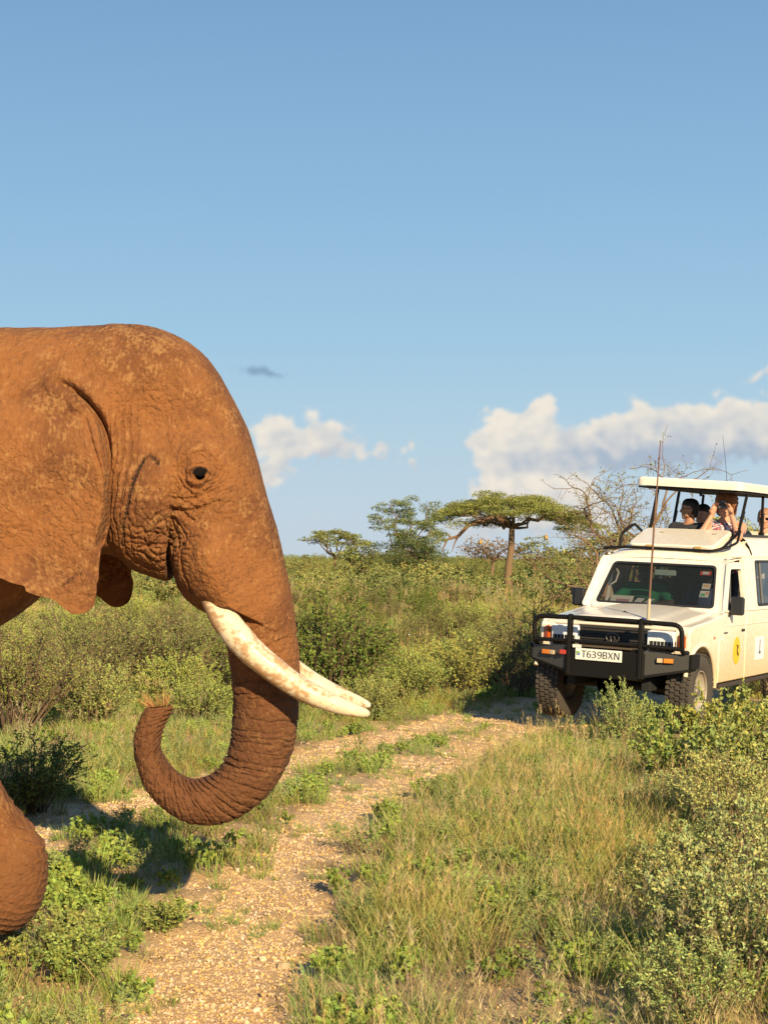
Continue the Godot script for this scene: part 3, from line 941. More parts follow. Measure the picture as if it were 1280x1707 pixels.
func make_tusk(root: Node3D, side: float) -> void:
	# middle line and thickness in sketch units with the distance from the middle plane
	var line := [[352, 985, 21.0, 0.215], [363, 1010, 22.5, 0.235], [377, 1036, 23.5, 0.262], [398, 1063, 24.0, 0.285], [423, 1089, 23.0, 0.30], [452, 1113, 21.5, 0.305], [486, 1138, 20.0, 0.30], [521, 1158, 18.2, 0.285], [556, 1173, 15.5, 0.265], [586, 1183, 12.0, 0.245], [606, 1188, 8.0, 0.23], [617, 1191, 3.0, 0.22]]
	var pts := PackedVector2Array()
	for l in line: pts.push_back(sk(l[0], l[1], l[3]))
	var b := MB.new()
	var n1 := noise(9.0, 61, 4)
	var n2 := noise(40.0, 62, 3)
	var rows := 130
	var sides := 40
	for r in rows + 1:
		var t := float(r) / rows * (line.size() - 1.0)
		var c := spline(pts, t)
		var k := clampi(int(t), 0, line.size() - 2)
		var rad: float = lerp_list(line.map(func(l): return l[2]), t) * UNIT * 0.965
		if r >= rows - 3: rad *= [0.75, 0.55, 0.3, 0.02][r - rows + 3] / 0.75
		var zz: float = lerp_list(line.map(func(l): return l[3]), t)
		var d2 := (spline(pts, minf(t + 0.05, line.size() - 1.0)) - spline(pts, maxf(t - 0.05, 0.0))).normalized()
		var nx := Vector3(-d2.y, d2.x, 0)
		for s in sides:
			var a := TAU * s / sides
			var off := nx * cos(a) + Vector3(0, 0, side) * sin(a)
			var p := Vector3(c.x, c.y, zz * side) + off * rad
			var st := n1.get_noise_3d(t * 0.055, cos(a) * 0.10, sin(a) * 0.10 + 3.0 * side) * 1.1
			var grn := n2.get_noise_3dv(p)
			p += off * (st * 0.0015 + grn * 0.0006)
			var root_stain := (1.0 - smoothstep(1.0, 2.6, t)) * 0.4
			var under := smoothstep(0.1, -0.9, cos(a)) * (1.0 - smoothstep(6.5, 10.0, t)) * 0.45
			var worn := smoothstep(2.5, 5.0, t) * (1.0 - smoothstep(6.0, 8.5, t)) * 0.35
			var dirt := clampf(smoothstep(0.0, 0.5, st * 0.9 + grn * 0.7 + root_stain + under + worn - 0.13), 0.0, 1.0)
			b.col = Color(0.70, 0.58, 0.39).lerp(Color(0.36, 0.165, 0.055), dirt * 0.78)
			b.vert(p, Vector3.ZERO)
	b.sheet(0, rows + 1, sides, true)
	b.smooth_from(0, 0)
	var m := vmat(0.42)
	obj("tusk", b, m, root)

func make_eye(root: Node3D, body: MB, side: float) -> void:
	var at := sk(332, 787, 0.40)
	var best := -9.0
	for p in body.v:
		if p.z * side > 0.0 and absf(p.x - at.x) < 0.03 and absf(p.y - at.y) < 0.02: best = maxf(best, p.z * side)
	var c := Vector3(at.x, at.y, (best - 0.040) * side)
	var b := MB.new()
	b.col = Color(0.035, 0.016, 0.008)
	b.ball(c, Vector3.ONE * 0.034, 16, 22)
	var m := vmat(0.06)
	m.clearcoat_enabled = true
	obj("eye", b, m, root)
	# lids: shells over the upper and lower part of the ball
	for u in 2:
		var lid := MB.new()
		var ax := Vector3(0, 0.93 if u == 0 else -0.80, (0.30 if u == 0 else 0.42) * side).normalized()
		var bx := Vector3.RIGHT
		var bz := bx.cross(ax)
		var most := 1.22 if u == 0 else 0.80
		for r in 13:
			var th := most * r / 12.0
			for k in 40:
				var ph := TAU * k / 40.0
				var q := ax * cos(th) + (bx * cos(ph) + bz * sin(ph)) * sin(th)
				var p := c + q * (0.0385 + 0.0012 * sin(th * 26.0) + (0.0015 if r > 10 else 0.0))
				lid.col = skin_colour(p, -0.1) * 0.9
				lid.vert(p, q)
		lid.sheet(0, 13, 40, true)
		obj("eyelid", lid, vmat(0.9), root)
	var l := MB.new()
	l.col = Color(0.035, 0.022, 0.015)
	for k in 15:
		var t := k / 14.0
		var rx := lerpf(-0.036, 0.032, t)
		var p := c + Vector3(rx, 0.021 - 9.0 * rx * rx * 0.6, side * 0.046)
		var d := Vector3(lerpf(0.010, 0.014, t), -0.017 - 0.012 * sin(t * PI), side * 0.022)
		l.tube(PackedVector3Array([p, p + d * 0.6 + Vector3(0, 0.002, 0), p + d * 1.35 - Vector3(0, 0.004, 0)]), [0.0012, 0.0009, 0.0004], 4, false)
	obj("eyelashes", l, vmat(0.6), root)
# ---------------------------------------------------------------- safari vehicle
# Built in its own axes: +z forward, +x towards its left side, y up from the ground under it.
var car_xf := Transform3D(Basis(Vector3.UP, -0.52) * Basis(Vector3.BACK, -0.045), Vector3(2.727, 0.02, -17.85))
var paint: StandardMaterial3D
var black_steel: StandardMaterial3D
var rubber: StandardMaterial3D
var glass: StandardMaterial3D

func rounded(pts: Array, r: float, n := 4) -> Array:       # rounds the corners of a loop of Vector3
	var out := []
	var m := pts.size()
	for k in m:
		var p: Vector3 = pts[k]
		var a: Vector3 = pts[(k + m - 1) % m]
		var b: Vector3 = pts[(k + 1) % m]
		var pa := p + (a - p).normalized() * minf(r, p.distance_to(a) * 0.48)
		var pb := p + (b - p).normalized() * minf(r, p.distance_to(b) * 0.48)
		for s in n + 1:
			var t := float(s) / n
			out.append(pa.lerp(p, t).lerp(p.lerp(pb, t), t))
	return out

func fan(b: MB, loop: Array, outward: Vector3) -> void:
	b.face(loop, outward)

func mirror_x(pts: Array) -> Array:
	return pts.map(func(p): return Vector3(-p.x, p.y, p.z))

func bar(b: MB, pts: Array, r: float, bend := 0.0, sides := 10) -> void:
	var path := PackedVector3Array()
	for k in pts.size():
		if bend > 0.0 and k > 0 and k < pts.size() - 1:
			var p: Vector3 = pts[k]
			var pa: Vector3 = p + (pts[k - 1] - p).limit_length(bend)
			var pb: Vector3 = p + (pts[k + 1] - p).limit_length(bend)
			for s in 6:
				var t := s / 5.0
				path.push_back(pa.lerp(p, t).lerp(p.lerp(pb, t), t))
		else:
			path.push_back(pts[k])
	b.tube(path, [r], sides)

func make_wheel(car: Node3D, at: Vector3, side: float) -> void:
	var basis := Basis(Vector3(0, 1, 0), Vector3(side, 0, 0), Vector3(0, 0, side))   # lathe axis across the car, +y outwards
	if basis.determinant() < 0.0: basis = Basis(Vector3(0, -1, 0), Vector3(side, 0, 0), Vector3(0, 0, side))
	var wheel := Node3D.new()
	var k: int = car.get_meta("_n_wheel") if car.has_meta("_n_wheel") else 0
	car.set_meta("_n_wheel", k + 1)
	wheel.name = "wheel" if k == 0 else "wheel_%03d" % k
	wheel.transform = Transform3D(basis, at)
	car.add_child(wheel)
	var t := MB.new()
	var prof := PackedVector2Array([Vector2(0.20, -0.10), Vector2(0.235, -0.125), Vector2(0.30, -0.138), Vector2(0.36, -0.132), Vector2(0.388, -0.115), Vector2(0.396, -0.08), Vector2(0.396, 0.08), Vector2(0.388, 0.115), Vector2(0.36, 0.132), Vector2(0.30, 0.138), Vector2(0.235, 0.125), Vector2(0.205, 0.10)])
	t.lathe(Vector3.ZERO, Basis.IDENTITY, prof, 48)
	var rows := 44
	for r in rows:
		var a := TAU * r / rows
		for c in 5:
			var aa := a + (0.5 if c % 2 else 0.0) * TAU / rows
			var y := [-0.112, -0.056, 0.0, 0.056, 0.112][c] as float
			var rad := 0.402 if absf(y) < 0.1 else 0.394
			var bs := Basis(Vector3.UP, -aa)
			t.box(bs * Vector3(rad, y, 0), Vector3(0.022, 0.046 if absf(y) < 0.1 else 0.036, 0.040), 0.004, bs * Basis(Vector3.RIGHT, 0.25 if c in [1, 3] else 0.0))
	obj("tyre", t, rubber, wheel)
	var rm := MB.new()
	rm.lathe(Vector3.ZERO, Basis.IDENTITY, PackedVector2Array([Vector2(0.0, 0.03), Vector2(0.06, 0.03), Vector2(0.11, 0.05), Vector2(0.13, 0.045), Vector2(0.175, 0.055), Vector2(0.195, 0.09), Vector2(0.222, 0.105), Vector2(0.225, 0.118), Vector2(0.21, 0.118), Vector2(0.20, 0.02), Vector2(0.19, -0.1)]), 36)
	for h in 6:
		var a := TAU * h / 6.0
		rm.box(Vector3(cos(a) * 0.155, 0.055, sin(a) * 0.155), Vector3(0.035, 0.014, 0.05), 0.005, Basis(Vector3.UP, -a))
	obj("rim", rm, mat(Color(0.42, 0.36, 0.28), 0.5, 0.3), wheel)
	var hb := MB.new()
	hb.lathe(Vector3.ZERO, Basis.IDENTITY, PackedVector2Array([Vector2(0.062, 0.02), Vector2(0.058, 0.09), Vector2(0.04, 0.105), Vector2(0.0, 0.107)]), 18)
	for h in 6:
		var a := TAU * h / 6.0
		hb.box(Vector3(cos(a) * 0.085, 0.05, sin(a) * 0.085), Vector3(0.02, 0.03, 0.02), 0.004)
	obj("hub", hb, mat(Color(0.22, 0.19, 0.15), 0.5, 0.5), wheel)

func make_vehicle() -> void:
	var car := thing("safari_vehicle", "cream white four-wheel-drive safari vehicle with raised roof canopy and black bull bar", "vehicle", car_xf)
	paint = mat(Color(0.84, 0.785, 0.67), 0.36)
	paint.vertex_color_use_as_albedo = true
	paint.clearcoat_enabled = true
	paint.clearcoat = 0.5
	paint.clearcoat_roughness = 0.12
	paint.detail_enabled = true
	paint.detail_blend_mode = BaseMaterial3D.BLEND_MODE_MUL
	paint.detail_albedo = grain(256, 71, Color(0.93, 0.90, 0.85), Color(1, 1, 1))
	paint.uv1_triplanar = true
	paint.uv1_scale = Vector3.ONE * 0.9
	black_steel = mat(Color(0.010, 0.009, 0.008), 0.55)
	black_steel.metallic_specular = 0.28
	rubber = bumpy(mat(Color(0.060, 0.048, 0.036), 0.85), relief(256, [[noise(0.08, 72, 3), 0.8, 1.0]]), 0.2, 4.0)
	glass = pane(Color(0.02, 0.025, 0.025), 0.52)
	glass.metallic_specular = 0.2
	var dark := mat(Color(0.012, 0.011, 0.010), 0.8)
	var trim := mat(Color(0.015, 0.015, 0.015), 0.55)
	var b: MB
	# bonnet
	b = MB.new()
	var rows := 30
	var cols := 32
	for r in rows + 1:
		var t := float(r) / rows
		for c in cols + 1:
			var s := 2.0 * c / cols - 1.0
			var wid := lerpf(0.735, 0.74, t)
			var z := lerpf(0.635, -0.56, t)
			var y := lerpf(1.135, 1.245, pow(t, 0.8)) + 0.035 * (1.0 - s * s) + 0.012 * (1.0 - smoothstep(0.55, 0.66, absf(s)))
			y -= 0.05 * pow(1.0 - smoothstep(0.0, 0.07, t), 2.0)
			y -= 0.05 * smoothstep(0.93, 1.0, absf(s))
			b.vert(Vector3(s * wid, y, z), Vector3.UP)
	b.sheet(0, rows + 1, cols + 1)
	b.smooth_from(0, 0)
	obj("bonnet", b, paint, car)
	b = MB.new()
	b.box(Vector3(-0.02, 1.205, 0.30), Vector3(0.035, 0.018, 0.03), 0.005)
	b.tube(PackedVector3Array([Vector3(-0.05, 1.215, 0.30), Vector3(-0.02, 1.235, 0.30), Vector3(0.02, 1.215, 0.30)]), [0.006], 5)
	obj("washer_nozzle", b, trim, car)
	# front wings with wheel arches
	for sx in [1.0, -1.0]:
		b = MB.new()
		var poly := PackedVector2Array([Vector2(0.66, 0.83), Vector2(0.66, 1.06), Vector2(0.60, 1.125), Vector2(-0.02, 1.175), Vector2(-0.54, 1.235), Vector2(-0.54, 1.0), Vector2(-0.30, 0.95), Vector2(-0.30, 0.46)])
		for k in 11:
			var a := lerpf(0.03, PI - 0.82, k / 10.0)
			poly.push_back(Vector2(0.28 - cos(a) * 0.49, 0.45 + sin(a) * 0.47))
		b = MB.new()
		var pz := PackedVector2Array()
		for p in poly: pz.push_back(Vector2(p.x * -sx, p.y))
		b.plate(pz, Vector3(0.77 * sx, 0, 0), Vector3(0, 0, -sx), Vector3(0, 1, 0), 0.16, 0.022)
		obj("front_wing", b, paint, car)
		# flare round the arch
		b = MB.new()
		var fl := PackedVector3Array()
		for k in 15:
			var a := lerpf(-0.02, PI - 0.35, k / 14.0)
			fl.push_back(Vector3(0.845 * sx, 0.45 + sin(a) * 0.475, 0.28 - cos(a) * 0.495))
		b.tube(fl, [0.024], 8)
		obj("wheel_arch_flare", b, paint, car)
		b = MB.new()
		b.box(Vector3(0.853 * sx, 0.985, -0.13), Vector3(0.012, 0.03, 0.045), 0.005)
		obj("side_repeater", b, mat(Color(0.55, 0.13, 0.02), 0.25), car)
		# inner arch
		b = MB.new()
		b.box(Vector3(0.55 * sx, 0.92, 0.25), Vector3(0.3, 0.12, 0.9), 0.02)
		obj("wheel_well", b, dark, car)
	# front panel round the lamps
	b = MB.new()
	b.box(Vector3(0, 1.095, 0.595), Vector3(1.56, 0.04, 0.10), 0.02)
	b.box(Vector3(0, 0.835, 0.60), Vector3(1.60, 0.06, 0.11), 0.02)
	for sx in [1.0, -1.0]:
		b.box(Vector3(0.81 * sx, 0.96, 0.575), Vector3(0.06, 0.27, 0.13), 0.02)
	b.box(Vector3(0, 0.96, 0.50), Vector3(1.56, 0.24, 0.03), 0.005)
	obj("front_panel", b, paint, car)
	# grille
	var gr := MB.new()
	gr.box(Vector3(0, 0.97, 0.595), Vector3(0.80, 0.225, 0.10), 0.012)
	var grille := obj("grille", gr, mat(Color(0.030, 0.026, 0.022), 0.6), car)
	for k in 7:
		b = MB.new()
		b.box(Vector3(0, 0.878 + k * 0.03, 0.65), Vector3(0.76, 0.012, 0.02), 0.004)
		obj("slat", b, mat(Color(0.036, 0.031, 0.026), 0.6), grille)
	b = MB.new()
	for e in [[0.072, 0.050, 0.0], [0.024, 0.050, 0.0], [0.050, 0.020, 0.026]]:
		var path := PackedVector3Array()
		for k in 25: path.push_back(Vector3(cos(TAU * k / 24.0) * e[0], 0.965 + e[2] + sin(TAU * k / 24.0) * e[1], 0.672))
		b.tube(path, [0.0075], 6, false)
	obj("emblem", b, mat(Color(0.12, 0.105, 0.09), 0.35, 0.6), grille)
	# head lamps
	for sx in [1.0, -1.0]:
		b = MB.new()
		b.box(Vector3(0.545 * sx, 0.968, 0.62), Vector3(0.31, 0.205, 0.09), 0.02)
		var lamp := obj("headlight", b, mat(Color(0.86, 0.86, 0.85), 0.4, 0.0), car)
		b = MB.new()
		b.lathe(Vector3(0.565 * sx, 0.968, 0.645), Basis(Vector3.RIGHT, PI / 2), PackedVector2Array([Vector2(0.088, 0.03), Vector2(0.080, 0.015), Vector2(0.05, 0.0), Vector2(0.022, -0.008), Vector2(0.02, 0.02), Vector2(0.0, 0.025)]), 24)
		obj("reflector", b, mat(Color(0.86, 0.86, 0.85), 0.3, 0.1), lamp)
		b = MB.new()
		b.box(Vector3(0.545 * sx, 0.968, 0.688), Vector3(0.30, 0.195, 0.020), 0.009)
		var lens_m := mat(Color(0.84, 0.84, 0.83), 0.22)
		lens_m.clearcoat_enabled = true
		obj("lens", b, lens_m, lamp)
		b = MB.new()
		for q in 7: b.box(Vector3((0.545 + (q - 3) * 0.04) * sx, 0.968, 0.699), Vector3(0.005, 0.17, 0.006), 0.002)
		obj("lens_rib", b, mat(Color(0.72, 0.72, 0.71), 0.25), lamp)
		lamp.get_node("lens_rib").set_meta("kind", "stuff")
		b = MB.new()
		b.box(Vector3(0.762 * sx, 0.968, 0.625), Vector3(0.115, 0.18, 0.105), 0.03, Basis(Vector3.UP, 0.5 * sx))
		obj("indicator", b, mat(Color(0.42, 0.075, 0.012), 0.15), car)
		for q in 3:
			b = MB.new()
			b.box(Vector3(0.388 * sx, 0.90 + q * 0.06, 0.615), Vector3(0.03, 0.04, 0.04), 0.006)
			obj("grille_vent", b, mat(Color(0.12, 0.11, 0.1), 0.4, 0.5), car)
	# bull bar
	b = MB.new()
	bar(b, [Vector3(-0.83, 0.86, 0.66), Vector3(-0.83, 0.86, 0.84), Vector3(-0.83, 1.155, 0.86), Vector3(-0.3, 1.165, 0.89), Vector3(0.3, 1.165, 0.89), Vector3(0.83, 1.155, 0.86), Vector3(0.83, 0.86, 0.84), Vector3(0.83, 0.86, 0.66)], 0.026, 0.10, 10)
	var bull := obj("bull_bar", b, black_steel, car)
	b = MB.new()
	bar(b, [Vector3(-0.83, 0.905, 0.85), Vector3(-0.4, 0.915, 0.895), Vector3(0.4, 0.915, 0.895), Vector3(0.83, 0.905, 0.85)], 0.022, 0.05, 8)
	obj("cross_tube", b, black_steel, bull)
	for x in [-0.40, 0.40]:
		b = MB.new()
		b.box(Vector3(x, 0.88, 0.885), Vector3(0.045, 0.64, 0.085), 0.012)
		obj("upright", b, black_steel, bull)
	# winch bumper
	b = MB.new()
	b.box(Vector3(0, 0.70, 0.83), Vector3(0.90, 0.29, 0.16), 0.02)
	b.box(Vector3(0, 0.57, 0.83), Vector3(0.80, 0.05, 0.18), 0.012)
	b.box(Vector3(0, 0.855, 0.84), Vector3(0.86, 0.03, 0.10), 0.01)
	var bump := obj("bumper", b, black_steel, car)
	for sx in [1.0, -1.0]:
		b = MB.new()
		var outl := PackedVector2Array([Vector2(0.0, 0.60), Vector2(0.0, 0.855), Vector2(0.50, 0.845), Vector2(0.52, 0.70)])
		var m := PackedVector2Array()
		for p in outl: m.push_back(Vector2(p.x * sx, p.y))
		var dirx := Vector3(1.0, 0, -0.30 * sx).normalized()
		b.plate(m, Vector3(0.42 * sx, 0, 0.865), dirx, Vector3.UP, 0.05, 0.006)
		obj("bumper_wing", b, mat(Color(0.060, 0.056, 0.050), 0.4, 0.2), bump)
		b = MB.new()
		b.beam(Vector3(0.44 * sx, 0.595, 0.86), Vector3(0.90 * sx, 0.69, 0.72), 0.05, 0.03)
		b.box(Vector3(0.90 * sx, 0.77, 0.64), Vector3(0.05, 0.16, 0.24), 0.015)
		obj("wing_end", b, black_steel, bump)
		b = MB.new()
		b.box(Vector3(0.655 * sx, 0.775, 0.83), Vector3(0.19, 0.062, 0.035), 0.008, Basis(Vector3.UP, 0.29 * sx))
		var fl := obj("fog_lamp", b, mat(Color(0.05, 0.045, 0.04), 0.4), bump)
		b = MB.new()
		b.box(Vector3(0.690 * sx, 0.775, 0.84), Vector3(0.10, 0.048, 0.03), 0.006, Basis(Vector3.UP, 0.29 * sx))
		obj("amber_lens", b, mat(Color(0.75, 0.21, 0.03), 0.15), fl)
		b = MB.new()
		b.box(Vector3(0.605 * sx, 0.775, 0.866), Vector3(0.06, 0.048, 0.03), 0.006, Basis(Vector3.UP, 0.29 * sx))
		obj("clear_lens", b, mat(Color(0.55, 0.42, 0.26), 0.12), fl)
	b = MB.new()
	b.box(Vector3(-0.30, 0.865, 0.92), Vector3(0.10, 0.035, 0.01), 0.003)
	obj("bumper_sticker", b, mat(Color(0.75, 0.7, 0.6), 0.5), bump)
	b = MB.new()
	b.box(Vector3(0.03, 0.872, 0.90), Vector3(0.56, 0.022, 0.03), 0.005)
	obj("fairlead", b, mat(Color(0.14, 0.10, 0.06), 0.6, 0.4), bump)
	b = MB.new()
	b.box(Vector3(-0.46, 0.79, 0.92), Vector3(0.075, 0.05, 0.03), 0.01)
	obj("red_marker", b, mat(Color(0.45, 0.05, 0.03), 0.3), bump)
	# number plate
	b = MB.new()
	b.box(Vector3(-0.05, 0.785, 0.925), Vector3(0.525, 0.122, 0.012), 0.005)
	var plate := obj("number_plate", b, mat(Color(0.78, 0.75, 0.66), 0.45), car)
	var tm := TextMesh.new()
	var fnt := SystemFont.new()
	fnt.font_names = PackedStringArray(["Droid Sans"])
	tm.font = fnt
	tm.font_size = 32
	tm.text = "T639BXN"
	tm.pixel_size = 0.0034
	tm.depth = 0.003
	var txt := part("lettering", tm, mat(Color(0.03, 0.03, 0.03), 0.6), plate)
	txt.position = Vector3(-0.022, 0.785, 0.933)
	var ab := tm.get_aabb().size
	if ab.x > 0.01: txt.scale = Vector3(0.425 / ab.x, 0.072 / ab.y, 1.0)
	b = MB.new()
	b.col = Color(0.10, 0.35, 0.05)
	b.face([Vector3(-0.30, 0.775, 0.933), Vector3(-0.265, 0.812, 0.933), Vector3(-0.30, 0.812, 0.933)], Vector3.BACK)
	b.col = Color(0.02, 0.12, 0.55)
	b.face([Vector3(-0.295, 0.772, 0.933), Vector3(-0.26, 0.772, 0.933), Vector3(-0.26, 0.808, 0.933)], Vector3.BACK)
	b.col = Color(0.7, 0.6, 0.05)
	b.face([Vector3(-0.30, 0.772, 0.934), Vector3(-0.295, 0.772, 0.934), Vector3(-0.26, 0.808, 0.934), Vector3(-0.26, 0.812, 0.934), Vector3(-0.265, 0.812, 0.934), Vector3(-0.30, 0.776, 0.934)], Vector3.BACK)
	obj("plate_flag", b, vmat(0.5), plate)
	# scuttle and wipers
	b = MB.new()
	b.box(Vector3(0, 1.235, -0.55), Vector3(1.40, 0.05, 0.10), 0.015)
	obj("scuttle", b, trim, car)
	for x in [-0.45, 0.15]:
		b = MB.new()
		b.tube(PackedVector3Array([Vector3(x, 1.275, -0.52), Vector3(x + 0.25, 1.30, -0.55), Vector3(x + 0.48, 1.285, -0.545)]), [0.008, 0.007, 0.005], 5)
		obj("wiper", b, trim, car)
	# windscreen frame, seal and pane
	var wn := Vector3(0, 0.56, 0.83).normalized() * 0.018
	var outer := rounded([Vector3(-0.755, 1.225, -0.50), Vector3(0.755, 1.225, -0.50), Vector3(0.66, 1.82, -0.90), Vector3(-0.66, 1.82, -0.90)], 0.06)
	var inner := rounded([Vector3(-0.705, 1.27, -0.53), Vector3(0.705, 1.27, -0.53), Vector3(0.615, 1.745, -0.85), Vector3(-0.615, 1.745, -0.85)], 0.06)
	var seal := rounded([Vector3(-0.680, 1.292, -0.545), Vector3(0.680, 1.292, -0.545), Vector3(0.595, 1.722, -0.834), Vector3(-0.595, 1.722, -0.834)], 0.05)
	b = MB.new(); b.hoop(outer, inner, wn)
	obj("windscreen_frame", b, paint, car)
	b = MB.new(); b.hoop(inner, seal, wn * 1.25)
	obj("windscreen_seal", b, trim, car)
	b = MB.new()
	b.face(seal, Vector3.BACK)
	var ws := obj("windscreen", b, glass, car)
	var up := Vector3(0, 0.83, -0.56).normalized()
	for s in [[0.50, 1.665, 0.13, 0.052, Color(0.60, 0.05, 0.02)], [0.50, 1.667, 0.075, 0.034, Color(0.55, 0.62, 0.55)], [0.545, 1.52, 0.095, 0.075, Color(0.70, 0.68, 0.60)], [0.545, 1.525, 0.065, 0.038, Color(0.75, 0.45, 0.20)], [0.545, 1.435, 0.105, 0.085, Color(0.68, 0.68, 0.60)], [0.53, 1.425, 0.05, 0.04, Color(0.15, 0.42, 0.22)], [0.575, 1.445, 0.035, 0.03, Color(0.75, 0.33, 0.15)]]:
		b = MB.new()
		var zc: float = -0.545 - (s[1] - 1.292) * 0.672 - 0.006 + (0.002 if s[2] < 0.09 and s[3] < 0.06 else 0.0)
		var c := Vector3(s[0] - 0.0, s[1], zc)
		b.face([c + Vector3(-s[2] / 2, 0, 0) - up * s[3] / 2, c + Vector3(s[2] / 2, 0, 0) - up * s[3] / 2, c + Vector3(s[2] / 2, 0, 0) + up * s[3] / 2, c + Vector3(-s[2] / 2, 0, 0) + up * s[3] / 2], Vector3.BACK)
		obj("windscreen_sticker", b, mat(s[4], 0.6), ws)
	# doors
	for sx in [1.0, -1.0]:
		b = MB.new()
		var low := PackedVector2Array()
		for p in [Vector2(-0.315, 0.48), Vector2(-0.315, 0.94), Vector2(-0.50, 1.03), Vector2(-0.50, 1.245), Vector2(-1.245, 1.245), Vector2(-1.245, 0.48)]: low.push_back(Vector2(p.x * -sx, p.y))
		b.plate(low, Vector3(0.815 * sx, 0, 0), Vector3(0, 0, -sx), Vector3.UP, 0.07, 0.010)
		var door := obj("door", b, paint, car)
		b = MB.new()
		var o2 := [Vector3(0.835, 1.25, -0.48), Vector3(0.75, 1.80, -0.82), Vector3(0.75, 1.80, -1.245), Vector3(0.835, 1.25, -1.245)]
		var i2 := [Vector3(0.832, 1.27, -0.545), Vector3(0.765, 1.725, -0.80), Vector3(0.765, 1.725, -1.185), Vector3(0.832, 1.27, -1.19)]
		if sx < 0: o2 = mirror_x(o2); i2 = mirror_x(i2)
		b.hoop(rounded(o2, 0.03), rounded(i2, 0.04), Vector3(0.02 * sx, 0, 0))
		obj("window_frame", b, paint, door)
		b = MB.new()
		b.beam(Vector3(0.832 * sx, 1.27, -0.70), Vector3(0.765 * sx, 1.725, -0.83), 0.02, 0.02)
		obj("quarter_light_bar", b, trim, door)
		b = MB.new()
		b.face([Vector3(0.832 * sx, 1.27, -0.55), Vector3(0.765 * sx, 1.71, -0.80), Vector3(0.832 * sx, 1.27, -0.70)], Vector3(sx, 0, 0))
		obj("quarter_light", b, glass, door)
		b = MB.new()
		b.box(Vector3(0.858 * sx, 1.035, -1.13), Vector3(0.022, 0.028, 0.10), 0.008)
		obj("door_handle", b, trim, door)
		b = MB.new()
		b.box(Vector3(0.853 * sx, 1.025, -0.52), Vector3(0.008, 0.02, 0.13), 0.003)
		obj("name_badge", b, mat(Color(0.25, 0.24, 0.22), 0.3, 0.8), door)
		b = MB.new()
		b.box(Vector3(0.852 * sx, 1.098, -0.88), Vector3(0.012, 0.010, 0.72), 0.004)
		obj("waist_line", b, paint, door)
		b = MB.new()
		var pil := [Vector3(0.745, 1.225, -0.495), Vector3(0.84, 1.245, -0.475), Vector3(0.755, 1.81, -0.815), Vector3(0.655, 1.825, -0.895)]
		var back := [Vector3(0.70, 1.225, -0.56), Vector3(0.80, 1.245, -0.54), Vector3(0.72, 1.81, -0.90), Vector3(0.61, 1.825, -0.95)]
		if sx < 0: pil = mirror_x(pil); back = mirror_x(back)
		b.face(pil, Vector3(sx, 0, 1)); b.face(back, Vector3(-sx, 0, -1))
		for k in 4: b.face([pil[k], pil[(k + 1) % 4], back[(k + 1) % 4], back[k]])
		obj("windscreen_pillar", b, paint, car)
		# wing mirror
		b = MB.new()
		b.box(Vector3(0.945 * sx, 1.325, -0.60), Vector3(0.155, 0.205, 0.06), 0.02)
		var mir := obj("wing_mirror", b, mat(Color(0.020, 0.020, 0.020), 0.38), car)
		b = MB.new()
		b.tube(PackedVector3Array([Vector3(0.83 * sx, 1.21, -0.60), Vector3(0.86 * sx, 1.22, -0.595), Vector3(0.875 * sx, 1.27, -0.60), Vector3(0.90 * sx, 1.29, -0.60)]), [0.022, 0.02, 0.016, 0.016], 7)
		obj("mirror_arm", b, trim, mir)
		# rear body side
		b = MB.new()
		var rear := PackedVector2Array()
		for p in [Vector2(-1.262, 0.48), Vector2(-1.262, 1.245), Vector2(-4.25, 1.245), Vector2(-4.25, 0.62), Vector2(-3.60, 0.60), Vector2(-3.52, 0.82), Vector2(-3.30, 0.95), Vector2(-2.86, 0.95), Vector2(-2.62, 0.82), Vector2(-2.52, 0.48)]: rear.push_back(Vector2(p.x * -sx, p.y))
		b.plate(rear, Vector3(0.815 * sx, 0, 0), Vector3(0, 0, -sx), Vector3.UP, 0.07, 0.010)
		var side := obj("body_side", b, paint, car)
		b = MB.new()
		b.box(Vector3(0.852 * sx, 1.098, -2.76), Vector3(0.012, 0.010, 2.96), 0.004)
		obj("waist_line", b, paint, side)
		b = MB.new()
		var bp := [Vector3(0.835, 1.25, -1.262), Vector3(0.745, 1.88, -1.262), Vector3(0.745, 1.88, -1.66), Vector3(0.835, 1.25, -1.60)]
		if sx < 0: bp = mirror_x(bp)
		var inn := bp.map(func(p): return (p as Vector3).lerp((bp[0] + bp[1] + bp[2] + bp[3]) / 4.0, 0.9))
		b.hoop(bp, inn, Vector3(0.02 * sx, 0, 0))
		obj("door_pillar", b, paint, side)
		for wz in [[-1.62, -2.80], [-2.84, -4.20]]:
			b = MB.new()
			var o3 := [Vector3(0.834, 1.25, wz[0]), Vector3(0.745, 1.88, wz[0] - 0.04), Vector3(0.745, 1.88, wz[1]), Vector3(0.834, 1.25, wz[1])]
			var i3 := [Vector3(0.826, 1.29, wz[0] - 0.06), Vector3(0.752, 1.825, wz[0] - 0.09), Vector3(0.752, 1.825, wz[1] + 0.06), Vector3(0.826, 1.29, wz[1] + 0.06)]
			var s3 := [Vector3(0.822, 1.32, wz[0] - 0.09), Vector3(0.756, 1.80, wz[0] - 0.12), Vector3(0.756, 1.80, wz[1] + 0.09), Vector3(0.822, 1.32, wz[1] + 0.09)]
			if sx < 0: o3 = mirror_x(o3); i3 = mirror_x(i3); s3 = mirror_x(s3)
			b.hoop(rounded(o3, 0.02), rounded(i3, 0.05), Vector3(0.02 * sx, 0, 0))
			var fr := obj("window_surround", b, paint, car)
			b = MB.new()
			b.hoop(rounded(i3, 0.05), rounded(s3, 0.05), Vector3(0.024 * sx, 0, 0))
			obj("window_seal", b, trim, fr)
			b = MB.new()
